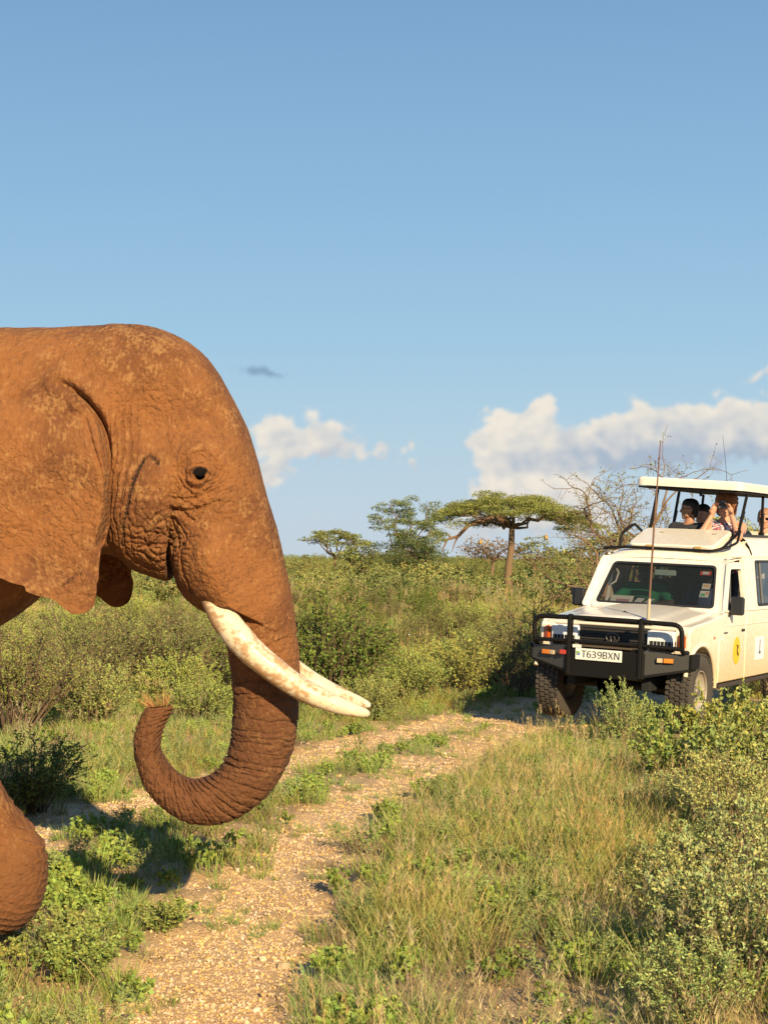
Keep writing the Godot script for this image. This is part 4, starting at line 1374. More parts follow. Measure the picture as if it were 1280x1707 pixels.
			b.face(rounded(s3, 0.05), Vector3(sx, 0, 0))
			obj("window_pane", b, pane(Color(0.03, 0.045, 0.05), 0.3), fr)
			b = MB.new()
			var zm: float = wz[0] - 0.30
			b.beam(Vector3(0.824 * sx, 1.31, zm), Vector3(0.757 * sx, 1.81, zm - 0.02), 0.03, 0.03)
			obj("sliding_bar", b, mat(Color(0.22, 0.2, 0.17), 0.4, 0.6), fr)
	# badges on the left side: yellow oval with a small black animal, pale square
	b = MB.new()
	var oval := PackedVector2Array()
	for k in 28: oval.push_back(Vector2(cos(TAU * k / 28.0) * 0.125, 0.81 + sin(TAU * k / 28.0) * 0.155))
	b.plate(oval, Vector3(0.8535, 0, -0.93), Vector3(0, 0, -1), Vector3.UP, 0.003, 0.0005)
	var ov := obj("door_roundel", b, mat(Color(0.72, 0.46, 0.02), 0.45), car)
	b = MB.new()
	b.tube(PackedVector3Array([Vector3(0.856, 0.875, -0.91), Vector3(0.856, 0.865, -0.95), Vector3(0.856, 0.835, -0.945), Vector3(0.856, 0.805, -0.93), Vector3(0.856, 0.785, -0.95), Vector3(0.856, 0.755, -0.97), Vector3(0.856, 0.770, -1.0)]), [0.006, 0.012, 0.010, 0.008, 0.011, 0.009, 0.004], 5)
	b.tube(PackedVector3Array([Vector3(0.856, 0.86, -0.95), Vector3(0.856, 0.84, -0.98)]), [0.006, 0.004], 5)
	obj("roundel_figure", b, mat(Color(0.03, 0.025, 0.02), 0.6), ov)
	b = MB.new()
	b.box(Vector3(0.853, 0.80, -1.80), Vector3(0.004, 0.27, 0.34), 0.001)
	var sq := obj("side_sticker", b, mat(Color(0.72, 0.72, 0.72), 0.5), car)
	b = MB.new()
	b.box(Vector3(0.857, 0.83, -1.80), Vector3(0.004, 0.14, 0.02), 0.001)
	b.box(Vector3(0.857, 0.75, -1.80), Vector3(0.004, 0.03, 0.07), 0.001)
	obj("sticker_mark", b, mat(Color(0.10, 0.11, 0.16), 0.6), sq)
	# roof: slope over the cab, side rails round the hatch, rear deck
	b = MB.new()
	var rs := [[-0.86, 1.795, 0.02], [-0.90, 1.835, 0.03], [-0.98, 1.89, 0.035], [-1.15, 1.955, 0.04], [-1.40, 2.025, 0.045], [-1.62, 2.075, 0.045], [-1.70, 2.085, 0.03]]
	for o in rs:
		for k in 33:
			var s := 2.0 * k / 32.0 - 1.0
			var top: float = o[1] + o[2] * (1.0 - s * s)
			var side_y := lerpf(1.80, 1.86, clampf((-o[0] - 0.86) / 0.8, 0.0, 1.0))
			var e := pow(absf(s), 7.0)
			b.vert(Vector3(signf(s) * lerpf(absf(s) * 0.68, 0.745, e), lerpf(top, side_y, e), o[0]), Vector3.UP)
	b.sheet(0, rs.size(), 33)
	b.smooth_from(0, 0)
	obj("roof_slope", b, paint, car)
	for sx in [1.0, -1.0]:
		b = MB.new()
		var zs := [-1.70, -2.2, -2.8, -3.4, -3.75]
		for z in zs:
			for p in [Vector2(0.75, 1.86), Vector2(0.745, 1.90), Vector2(0.71, 1.98), Vector2(0.655, 2.06), Vector2(0.62, 2.085), Vector2(0.58, 2.09), Vector2(0.56, 2.08), Vector2(0.56, 2.04)]:
				b.vert(Vector3(p.x * sx, p.y, z), Vector3.UP)
		b.sheet(0, zs.size(), 8)
		b.smooth_from(0, 0)
		obj("roof_rail", b, paint, car)
		b = MB.new()
		b.box(Vector3(0.755 * sx, 1.862, -2.6), Vector3(0.035, 0.018, 3.3), 0.006)
		obj("rain_gutter", b, paint, car)
		b = MB.new()
		b.beam(Vector3(0.70 * sx, 1.835, -0.88), Vector3(0.757 * sx, 1.855, -1.02), 0.03, 0.018)
		obj("rain_gutter", b, paint, car)
	b = MB.new()
	b.box(Vector3(0, 2.065, -4.0), Vector3(1.30, 0.06, 0.54), 0.03)
	b.box(Vector3(0, 1.93, -4.22), Vector3(1.48, 0.26, 0.08), 0.03)
	b.box(Vector3(0, 0.95, -4.23), Vector3(1.62, 0.72, 0.07), 0.02)
	obj("tail_panel", b, paint, car)
	for x in [-0.42, 0.42]:
		b = MB.new()
		b.face(rounded([Vector3(x - 0.36, 1.33, -4.25), Vector3(x + 0.36, 1.33, -4.25), Vector3(x + 0.34, 1.78, -4.25), Vector3(x - 0.34, 1.78, -4.25)], 0.05), Vector3.FORWARD)
		obj("rear_pane", b, glass, car)
	for x in [-0.79, 0.0, 0.79]:
		b = MB.new()
		b.box(Vector3(x, 1.55, -4.23), Vector3(0.09, 0.52, 0.06), 0.015)
		obj("tail_pillar", b, paint, car)
	# hatch lid lying open on the slope, with its hinges
	b = MB.new()
	var lid := PackedVector2Array()
	for p in rounded([Vector3(-0.515, -0.02, 0), Vector3(0.515, -0.02, 0), Vector3(0.535, 0.665, 0), Vector3(-0.535, 0.665, 0)], 0.09): lid.push_back(Vector2(p.x, p.y))
	var ly := Vector3(0, 2.145 - 1.945, -1.67 + 1.0).normalized()
	b.plate(lid, Vector3(0, 1.950, -0.985), Vector3.RIGHT, ly, 0.05, 0.015)
	var hatch := obj("hatch_lid", b, paint, car)
	for x in [-0.24, 0.34]:
		b = MB.new()
		b.box(Vector3(x, 1.935, -0.965), Vector3(0.09, 0.055, 0.04), 0.008)
		obj("hinge", b, mat(Color(0.60, 0.40, 0.14), 0.4, 0.4), hatch)
		b = MB.new()
		b.box(Vector3(x * 1.1, 2.11, -1.42), Vector3(0.06, 0.012, 0.02), 0.004)
		obj("latch", b, mat(Color(0.4, 0.33, 0.2), 0.5, 0.5), hatch)
	# black tube rack round the lid
	b = MB.new()
	bar(b, [Vector3(-0.78, 1.90, -0.90), Vector3(-0.50, 1.925, -0.935), Vector3(0.52, 1.915, -0.935), Vector3(0.62, 1.95, -1.0), Vector3(0.60, 2.13, -1.60), Vector3(0.585, 2.15, -1.72)], 0.017, 0.06, 8)
	bar(b, [Vector3(-0.60, 1.92, -0.95), Vector3(-0.60, 2.08, -0.99), Vector3(-0.55, 2.20, -1.25), Vector3(-0.52, 2.12, -1.42)], 0.017, 0.05, 8)
	bar(b, [Vector3(0.50, 1.915, -0.93), Vector3(0.66, 1.96, -1.02), Vector3(0.74, 2.02, -1.14), Vector3(0.67, 2.15, -1.45), Vector3(0.60, 2.20, -1.62), Vector3(0.58, 2.10, -1.70)], 0.015, 0.05, 8)
	obj("tube_rack", b, black_steel, car)
	# rim of the roof opening
	b = MB.new()
	b.hoop(rounded([Vector3(-0.585, 2.10, -1.68), Vector3(0.585, 2.10, -1.68), Vector3(0.585, 2.10, -3.76), Vector3(-0.585, 2.10, -3.76)], 0.06), rounded([Vector3(-0.545, 2.10, -1.72), Vector3(0.545, 2.10, -1.72), Vector3(0.545, 2.10, -3.72), Vector3(-0.545, 2.10, -3.72)], 0.06), Vector3(0, 0.022, 0))
	obj("opening_rim", b, trim, car)
	# canopy on posts
	b = MB.new()
	var can := PackedVector2Array()
	for p in rounded([Vector3(-0.66, -1.50, 0), Vector3(0.66, -1.50, 0), Vector3(0.66, -4.0, 0), Vector3(-0.66, -4.0, 0)], 0.12, 6): can.push_back(Vector2(p.x, -p.y))
	b.plate(can, Vector3(0, 2.70, 0), Vector3(1, 0, 0), Vector3(0, 0, -1), 0.10, 0.03)
	var canopy := obj("roof_canopy", b, paint, car)
	canopy.transform = Transform3D(Basis(Vector3.BACK, -0.035), Vector3(-0.0945, 0.0, 0.0))
	b = MB.new()
	b.box(Vector3(0, 2.63, -2.75), Vector3(1.26, 0.022, 2.42), 0.008)
	obj("canopy_lining", b, dark, canopy)
	b = MB.new()
	b.tube(PackedVector3Array([Vector3(0.02, 2.635, -1.9), Vector3(0.02, 2.60, -1.9), Vector3(0.03, 2.57, -1.92)]), [0.012, 0.014, 0.02], 6)
	obj("canopy_latch", b, trim, canopy)
	for p in [[Vector3(-0.535, 2.10, -1.72), Vector3(-0.50, 2.628, -1.86)], [Vector3(0.56, 2.10, -1.72), Vector3(0.60, 2.628, -1.90)], [Vector3(-0.55, 2.10, -2.55), Vector3(-0.50, 2.628, -2.62)], [Vector3(0.55, 2.10, -2.68), Vector3(0.57, 2.628, -2.62)], [Vector3(-0.55, 2.10, -3.6), Vector3(-0.55, 2.628, -3.7)], [Vector3(0.55, 2.10, -3.6), Vector3(0.55, 2.628, -3.7)]]:
		b = MB.new()
		b.beam(p[0], p[1], 0.035, 0.028, Vector3.RIGHT)
		b.box(p[0] + Vector3(0, 0.03, 0), Vector3(0.06, 0.06, 0.08), 0.01)
		b.tube(PackedVector3Array([p[0] + Vector3(0, 0.06, -0.03), p[0].lerp(p[1], 0.55) + Vector3(0, 0, -0.035)]), [0.016], 7)
		obj("canopy_post", b, black_steel, car)
	# aerials
	b = MB.new()
	b.tube(PackedVector3Array([Vector3(0.37, 1.12, 0.62), Vector3(0.372, 1.30, 0.62), Vector3(0.375, 1.40, 0.62)]), [0.022, 0.018, 0.015], 9)
	var aer := obj("whip_aerial", b, mat(Color(0.45, 0.37, 0.25), 0.5), car)
	b = MB.new()
	b.tube(PackedVector3Array([Vector3(0.375, 1.40, 0.62), Vector3(0.39, 2.2, 0.615), Vector3(0.415, 3.06, 0.60)]), [0.012, 0.010, 0.006], 7)
	obj("whip", b, mat(Color(0.16, 0.075, 0.04), 0.5), aer)
	b = MB.new()
	b.tube(PackedVector3Array([Vector3(0.15, 2.74, -2.5), Vector3(0.12, 3.0, -2.5), Vector3(0.07, 3.33, -2.5)]), [0.004, 0.003, 0.002], 5)
	obj("thin_aerial", b, trim, car)
	# cab and cabin
	b = MB.new()
	b.box(Vector3(0, 0.50, -2.3), Vector3(1.56, 0.05, 3.85), 0.01)
	b.box(Vector3(0, 0.80, -0.42), Vector3(1.50, 0.62, 0.05), 0.01)
	obj("floor_pan", b, dark, car)
	b = MB.new()
	b.box(Vector3(0, 1.16, -0.74), Vector3(1.46, 0.20, 0.34), 0.05)
	b.box(Vector3(0, 0.98, -0.66), Vector3(1.44, 0.28, 0.20), 0.04)
	var dash := obj("dashboard", b, mat(Color(0.055, 0.043, 0.028), 0.8), car)
	b = MB.new()
	var sw := PackedVector3Array()
	for k in 25: sw.push_back(Vector3(-0.38, 1.17, -0.98) + Basis(Vector3.RIGHT, -0.5) * Vector3(cos(TAU * k / 24.0) * 0.19, sin(TAU * k / 24.0) * 0.19, 0))
	b.tube(sw, [0.014], 7, false)
	b.tube(PackedVector3Array([Vector3(-0.38, 1.17, -0.98), Vector3(-0.38, 1.08, -0.80)]), [0.05, 0.03], 8)
	b.beam(Vector3(-0.56, 1.17, -0.98), Vector3(-0.20, 1.17, -0.98), 0.03, 0.02)
	obj("steering_wheel", b, trim, car)
	b = MB.new()
	b.box(Vector3(0.0, 1.645, -0.86), Vector3(0.26, 0.07, 0.03), 0.015)
	obj("rear_view_mirror", b, mat(Color(0.32, 0.42, 0.38), 0.35), car)
	b = MB.new()
	b.tube(PackedVector3Array([Vector3(-0.61, 1.66, -0.90), Vector3(-0.575, 1.62, -0.88), Vector3(-0.575, 1.52, -0.80), Vector3(-0.63, 1.48, -0.78)]), [0.012], 6)
	obj("grab_handle", b, mat(Color(0.6, 0.58, 0.5), 0.5), car)
	var cloth := mat(Color(0.05, 0.047, 0.045), 0.9)
	for s in [[-0.38, -1.35], [0.38, -1.35], [-0.5, -2.25], [0.5, -2.25], [-0.5, -3.05], [0.5, -3.05], [-0.5, -3.8], [0.5, -3.8]]:
		b = MB.new()
		b.box(Vector3(s[0], 0.80, s[1]), Vector3(0.48, 0.16, 0.46), 0.05)
		b.box(Vector3(s[0], 0.61, s[1]), Vector3(0.40, 0.22, 0.36), 0.02)
		var seat := obj("seat", b, cloth, car)
		b = MB.new()
		b.box(Vector3(s[0], 1.12, s[1] - 0.25), Vector3(0.46, 0.56, 0.12), 0.05, Basis(Vector3.RIGHT, -0.16))
		b.box(Vector3(s[0], 1.47, s[1] - 0.30), Vector3(0.26, 0.16, 0.09), 0.035, Basis(Vector3.RIGHT, -0.16))
		obj("backrest", b, cloth, seat)
	# chassis
	b = MB.new()
	for x in [-0.42, 0.42]: b.box(Vector3(x, 0.50, -1.7), Vector3(0.10, 0.14, 4.9), 0.01)
	b.tube(PackedVector3Array([Vector3(-0.72, 0.44, 0.28), Vector3(0.72, 0.44, 0.28)]), [0.05], 8)
	b.tube(PackedVector3Array([Vector3(-0.72, 0.44, -3.07), Vector3(0.72, 0.44, -3.07)]), [0.055], 8)
	b.ball(Vector3(-0.15, 0.43, 0.30), Vector3(0.15, 0.15, 0.15), 8, 10)
	b.ball(Vector3(0.0, 0.43, -3.07), Vector3(0.16, 0.16, 0.16), 8, 10)
	b.box(Vector3(0, 0.68, 0.2), Vector3(0.75, 0.35, 0.75), 0.05)
	for x in [-0.60, 0.60]:
		b.tube(PackedVector3Array([Vector3(x, 0.42, 0.28), Vector3(x * 0.93, 0.85, 0.22)]), [0.045, 0.05], 8)
	b.beam(Vector3(-0.42, 0.46, 0.28), Vector3(-0.30, 0.50, -0.8), 0.06, 0.06)
	b.beam(Vector3(0.42, 0.46, 0.28), Vector3(0.30, 0.50, -0.8), 0.06, 0.06)
	obj("chassis", b, dark, car)
	for sx in [1.0, -1.0]:
		make_wheel(car, Vector3(0.74 * sx, 0.43, 0.28), sx)
		make_wheel(car, Vector3(0.74 * sx, 0.43, -3.07), sx)
		b = MB.new()
		b.box(Vector3(0.80 * sx, 0.44, -1.4), Vector3(0.10, 0.05, 2.0), 0.012)
		obj("side_step", b, mat(Color(0.05, 0.035, 0.025), 0.7), car)
	# papers and books on the dashboard
	var t := thing("road_atlas", "white magazine with a pink picture lying on the dashboard behind the windscreen", "magazine", car_xf * Transform3D(Basis(Vector3.UP, 0.15) * Basis(Vector3.RIGHT, 0.55), Vector3(-0.46, 1.305, -0.70)))
	b = MB.new(); b.box(Vector3.ZERO, Vector3(0.26, 0.015, 0.20), 0.003)
	obj("pages", b, mat(Color(0.62, 0.60, 0.50), 0.7), t)
	b = MB.new(); b.box(Vector3(0.02, 0.009, 0.03), Vector3(0.15, 0.004, 0.10), 0.001)
	obj("cover_picture", b, mat(Color(0.42, 0.22, 0.25), 0.6), t)
	for k in 2:
		t = thing("paper_booklet", ["white paper booklet on the dashboard next to the magazine", "white booklet with dark edge beside the aerial, on the dashboard"][k], "booklet", car_xf * Transform3D(Basis(Vector3.UP, -0.2 - 0.3 * k) * Basis(Vector3.RIGHT, 0.5), Vector3(-0.245 + 0.12 * k, 1.295, -0.69)), "booklets on the dashboard")
		b = MB.new(); b.box(Vector3.ZERO, Vector3(0.10, 0.03, 0.16), 0.004)
		obj("pages", b, mat(Color(0.64, 0.62, 0.55), 0.7), t)
		b = MB.new(); b.box(Vector3(0.053, 0.0, 0.0), Vector3(0.006, 0.034, 0.164), 0.002)
		obj("spine", b, mat(Color(0.05, 0.09, 0.07), 0.6), t)
# ---------------------------------------------------------------- people
# One body from a skeleton: hip, chest, neck, head, both arms with hands and five fingers, both legs.
# pose: hip, lean (chest offset), face (yaw of the head), hands (targets or null), sit
func limb(a: Vector3, c: Vector3, l1: float, l2: float, hint: Vector3) -> Vector3:   # elbow or knee between a and c
	var d := c - a
	var len := clampf(d.length(), 0.05, (l1 + l2) * 0.999)
	var u := d.normalized()
	var x := (l1 * l1 - l2 * l2 + len * len) / (2.0 * len)
	var h := sqrt(maxf(l1 * l1 - x * x, 0.0))
	return a + u * x + (hint - u * hint.dot(u)).normalized() * h

func hand_bones(wrist: Vector3, dir: Vector3, palm_n: Vector3, side: float, curl: float) -> Array:
	var out := []
	var across := dir.cross(palm_n).normalized() * side
	var palm := wrist + dir * 0.075
	out.append([wrist, palm, 0.027, 0.030])
	for o in [-0.02, 0.02]: out.append([wrist + dir * 0.03 + across * o, palm + across * o, 0.016, 0.017])
	for k in 4:
		var root := wrist + dir * 0.085 + across * (0.030 - k * 0.020)
		var len: float = [0.070, 0.078, 0.073, 0.058][k]
		var p := root
		var d := dir
		for s in 3:
			d = (d + palm_n * curl * (0.35 + 0.25 * s)).normalized()
			var q: Vector3 = p + d * len * [0.45, 0.32, 0.23][s]
			out.append([p, q, 0.0092 - s * 0.0008, 0.0088 - s * 0.001])
			p = q
	var th := wrist + dir * 0.025 + across * 0.030
	var t1 := th + (dir * 0.5 + across * 0.75 + palm_n * 0.35).normalized() * 0.042
	var t2 := t1 + (dir * 0.8 + across * 0.25 + palm_n * 0.6).normalized() * 0.036
	out.append([th, t1, 0.014, 0.011]); out.append([t1, t2, 0.011, 0.009])
	return out

func make_person(label: String, base: Transform3D, o: Dictionary) -> Node3D:
	var root := thing("person", label, "person", base, o.get("group", ""))
	var sit: bool = o.get("sit", false)
	var hip := Vector3(0, 0.92 if not sit else 0.12, 0)
	var lean: Vector3 = o.get("lean", Vector3.ZERO)
	var chest := hip + Vector3(0, 0.36, 0.02) + lean
	var neck := hip + Vector3(0, 0.52, 0.0) + lean * 1.4
	var yaw: float = o.get("yaw", 0.0)
	var hb := Basis(Vector3.UP, yaw) * Basis(Vector3.RIGHT, o.get("nod", 0.0))
	var head := neck + Vector3(0, 0.155, 0.02)
	var sh := 0.185 if o.get("man", false) else 0.165
	var skin: Color = o.skin
	var bones := []
	var b := MB.new()
	b.col = skin
	# trunk and legs
	bones.append([hip + Vector3(-0.06, 0, 0), hip + Vector3(0.06, 0, 0), 0.135, 0.135])
	bones.append([hip, chest, 0.12, 0.13])
	bones.append([chest + Vector3(-sh * 0.5, 0.03, 0), chest + Vector3(sh * 0.5, 0.03, 0), 0.115, 0.115])
	bones.append([chest + Vector3(-sh, 0.10, 0), chest + Vector3(sh, 0.10, 0), 0.06, 0.06])
	bones.append([chest + Vector3(0, 0.10, 0), neck + Vector3(0, 0.06, 0.01), 0.065, 0.052])
	for s in [-1.0, 1.0]:
		var h: Vector3 = hip + Vector3(0.09 * s, -0.03, 0)
		var foot := Vector3(0.10 * s, 0.05, 0.02) if not sit else Vector3(0.12 * s, -0.42, 0.42)
		var knee := limb(h, foot, 0.43, 0.43, Vector3(0, 0.1, 1))
		bones.append([h, knee, 0.085, 0.055]); bones.append([knee, foot, 0.055, 0.04]); bones.append([foot, foot + Vector3(0, -0.025, 0.15), 0.04, 0.03])
	var sleeves := []
	var fine := []
	for k in 2:
		var s: float = [-1.0, 1.0][k]
		var shoulder := chest + Vector3(sh * s, 0.10, 0)
		var target: Vector3 = o.hands[k]
		var wrist: Vector3 = target
		var elbow := limb(shoulder, wrist, 0.28, 0.25, o.get("elbow", Vector3(0.9, -0.5, 0.0)) * Vector3(s, 1, 1))
		bones.append([shoulder, elbow, 0.05, 0.038]); bones.append([elbow, wrist, 0.038, 0.027])
		sleeves.append([shoulder, elbow])
		var d := (o.get("grip", Vector3(0, 0.6, 0.3)) * Vector3(s, 1, 1)).normalized() as Vector3
		var pn := (o.get("palm", Vector3(-0.9, 0.0, 0.2)) * Vector3(s, 1, 1)).normalized() as Vector3
		pn = (pn - d * pn.dot(d)).normalized()
		fine += hand_bones(wrist, d, pn, s, o.get("curl", 0.75))
	flesh(b, bones, 0.017, 0.045)
	var j := b.v.size()
	for h in 2:
		flesh(b, fine.slice(h * fine.size() / 2, (h + 1) * fine.size() / 2), 0.0052, 0.008)
	# head: skull, jaw, nose, lips, ears
	var hd := []
	for q in [[Vector3(0, 0.045, -0.015), Vector3(0, 0.040, 0.025), 0.082, 0.074], [Vector3(0, -0.02, 0.02), Vector3(0, -0.075, 0.055), 0.068, 0.036], [Vector3(-0.035, -0.055, 0.035), Vector3(0.035, -0.055, 0.035), 0.034, 0.034],
		[Vector3(0, 0.02, 0.088), Vector3(0, -0.012, 0.108), 0.010, 0.014], [Vector3(-0.012, -0.016, 0.095), Vector3(0.012, -0.016, 0.095), 0.010, 0.010], [Vector3(-0.02, -0.046, 0.085), Vector3(0.02, -0.046, 0.085), 0.010, 0.010],
		[Vector3(-0.04, 0.038, 0.072), Vector3(0.04, 0.038, 0.072), 0.020, 0.020], [Vector3(-0.03, -0.005, 0.07), Vector3(0.03, -0.005, 0.07), 0.026, 0.026],
		[Vector3(0.076, 0.02, -0.01), Vector3(0.080, -0.02, -0.005), 0.016, 0.011], [Vector3(-0.076, 0.02, -0.01), Vector3(-0.080, -0.02, -0.005), 0.016, 0.011]]:
		hd.append([head + hb * q[0], head + hb * q[1], q[2], q[3]])
	hd.append([neck + Vector3(0, 0.02, 0), head + hb * Vector3(0, -0.03, -0.02), 0.052, 0.05])
	flesh(b, hd, 0.0062, 0.016)
	obj("body", b, vmat(0.55), root)
	# eyes
	for s in [-1.0, 1.0]:
		var e := MB.new()
		e.ball(head + hb * Vector3(0.031 * s, 0.018, 0.083), Vector3.ONE * 0.0115, 8, 10)
		obj("eye", e, mat(Color(0.05, 0.035, 0.03), 0.2), root)
	# clothes: a shell over the trunk and upper arms
	var c := MB.new()
	var reach: float = o.get("sleeve", 0.6)
	var cb := [[hip + Vector3(-0.06, -0.02, 0), hip + Vector3(0.06, -0.02, 0), 0.148, 0.148], [hip, chest, 0.134, 0.143], [chest + Vector3(-sh * 0.5, 0.02, 0), chest + Vector3(sh * 0.5, 0.02, 0), 0.128, 0.128], [chest + Vector3(-sh, 0.097, 0), chest + Vector3(sh, 0.097, 0), 0.068, 0.068]]
	if reach > 0.0:
		for s in sleeves: cb.append([s[0], s[0].lerp(s[1], reach), 0.064, 0.058])
	flesh(c, cb, 0.017, 0.045)
	var pn2 := noise(28.0, o.get("seed", 1), 2)
	var pal: Array = o.shirt
	for k in c.v.size():
		var v := pn2.get_noise_3dv(c.v[k])
		c.c[k] = pal[0] if pal.size() == 1 or v < -0.12 else (pal[1] if v < 0.16 else pal[2])
	obj("shirt", c, vmat(0.85), root)
	var tr := MB.new()
	tr.col = o.get("trousers", Color(0.06, 0.06, 0.07))
	var tb := [[hip + Vector3(-0.07, -0.06, 0), hip + Vector3(0.07, -0.06, 0), 0.148, 0.148]]
	for q in bones.slice(5, 11):
		if q[2] > 0.045: tb.append([q[0], q[1], q[2] + 0.015, q[3] + 0.015])
	flesh(tr, tb, 0.025, 0.03)
	obj("trousers", tr, vmat(0.9), root)
	# hair or cap
	var hr := MB.new()
	hr.col = o.hair
	var puff: float = o.get("puff", 0.0)
	var hbones := []
	for q in [[Vector3(0, 0.062, -0.028), Vector3(0, 0.07, 0.018), 0.086 + puff, 0.076 + puff], [Vector3(-0.055, 0.03, -0.03), Vector3(-0.06, -0.02 - puff, -0.035), 0.035 + puff * 0.7, 0.028 + puff * 0.6], [Vector3(0.055, 0.03, -0.03), Vector3(0.06, -0.02 - puff, -0.035), 0.035 + puff * 0.7, 0.028 + puff * 0.6], [Vector3(0, 0.0, -0.065), Vector3(0, -0.05, -0.065), 0.045 + puff * 0.5, 0.035]]:
		hbones.append([head + hb * q[0], head + hb * q[1], q[2], q[3]])
	flesh(hr, hbones, 0.008, 0.02)
	var cn := noise(55.0, 5, 2)
	for k in hr.v.size():
		hr.v[k] += hr.n[k] * cn.get_noise_3dv(hr.v[k]) * (0.004 + puff * 0.35)
		if puff > 0.0: hr.c[k] = o.hair.lerp(o.hair * 1.5, clampf(cn.get_noise_3dv(hr.v[k]) + 0.4, 0.0, 1.0))
	hr.smooth_from(0, 0)
	obj(o.get("hair_name", "hair"), hr, vmat(0.7), root)
	if o.get("peak", false):
		var pk := MB.new()
		pk.ball(head + hb * Vector3(0, 0.075, 0.075), Vector3(0.072, 0.010, 0.085), 8, 16, hb)
		obj("cap_peak", pk, mat(o.hair, 0.8), root)
	if o.get("shades", false):
		var sg := MB.new()
		for s in [-1.0, 1.0]:
			sg.box(head + hb * Vector3(0.034 * s, 0.020, 0.098), Vector3(0.05, 0.034, 0.006), 0.003, hb)
			sg.beam(head + hb * Vector3(0.062 * s, 0.026, 0.092), head + hb * Vector3(0.084 * s, 0.024, -0.005), 0.004, 0.008)
		obj("sunglasses", sg, mat(Color(0.01, 0.01, 0.01), 0.1), root)
	return root

func make_camera(label: String, xf: Transform3D, body: Color, long := 0.05) -> void:
	var t := thing("photo_camera", label, "camera", xf, "cameras held by the passengers")
	var b := MB.new()
	b.box(Vector3.ZERO, Vector3(0.125, 0.072, 0.045), 0.012)
	b.box(Vector3(0.0, 0.043, 0.0), Vector3(0.05, 0.022, 0.04), 0.008)
	obj("camera_body", b, mat(body, 0.3, 0.4), t)
	b = MB.new()
	b.lathe(Vector3(0.0, -0.004, 0.02), Basis(Vector3.RIGHT, PI / 2), PackedVector2Array([Vector2(0.033, 0.0), Vector2(0.033, long * 0.7), Vector2(0.030, long), Vector2(0.024, long), Vector2(0.022, long - 0.008), Vector2(0.0, long - 0.008)]), 20)
	obj("lens", b, mat(Color(0.02, 0.02, 0.022), 0.25), t)

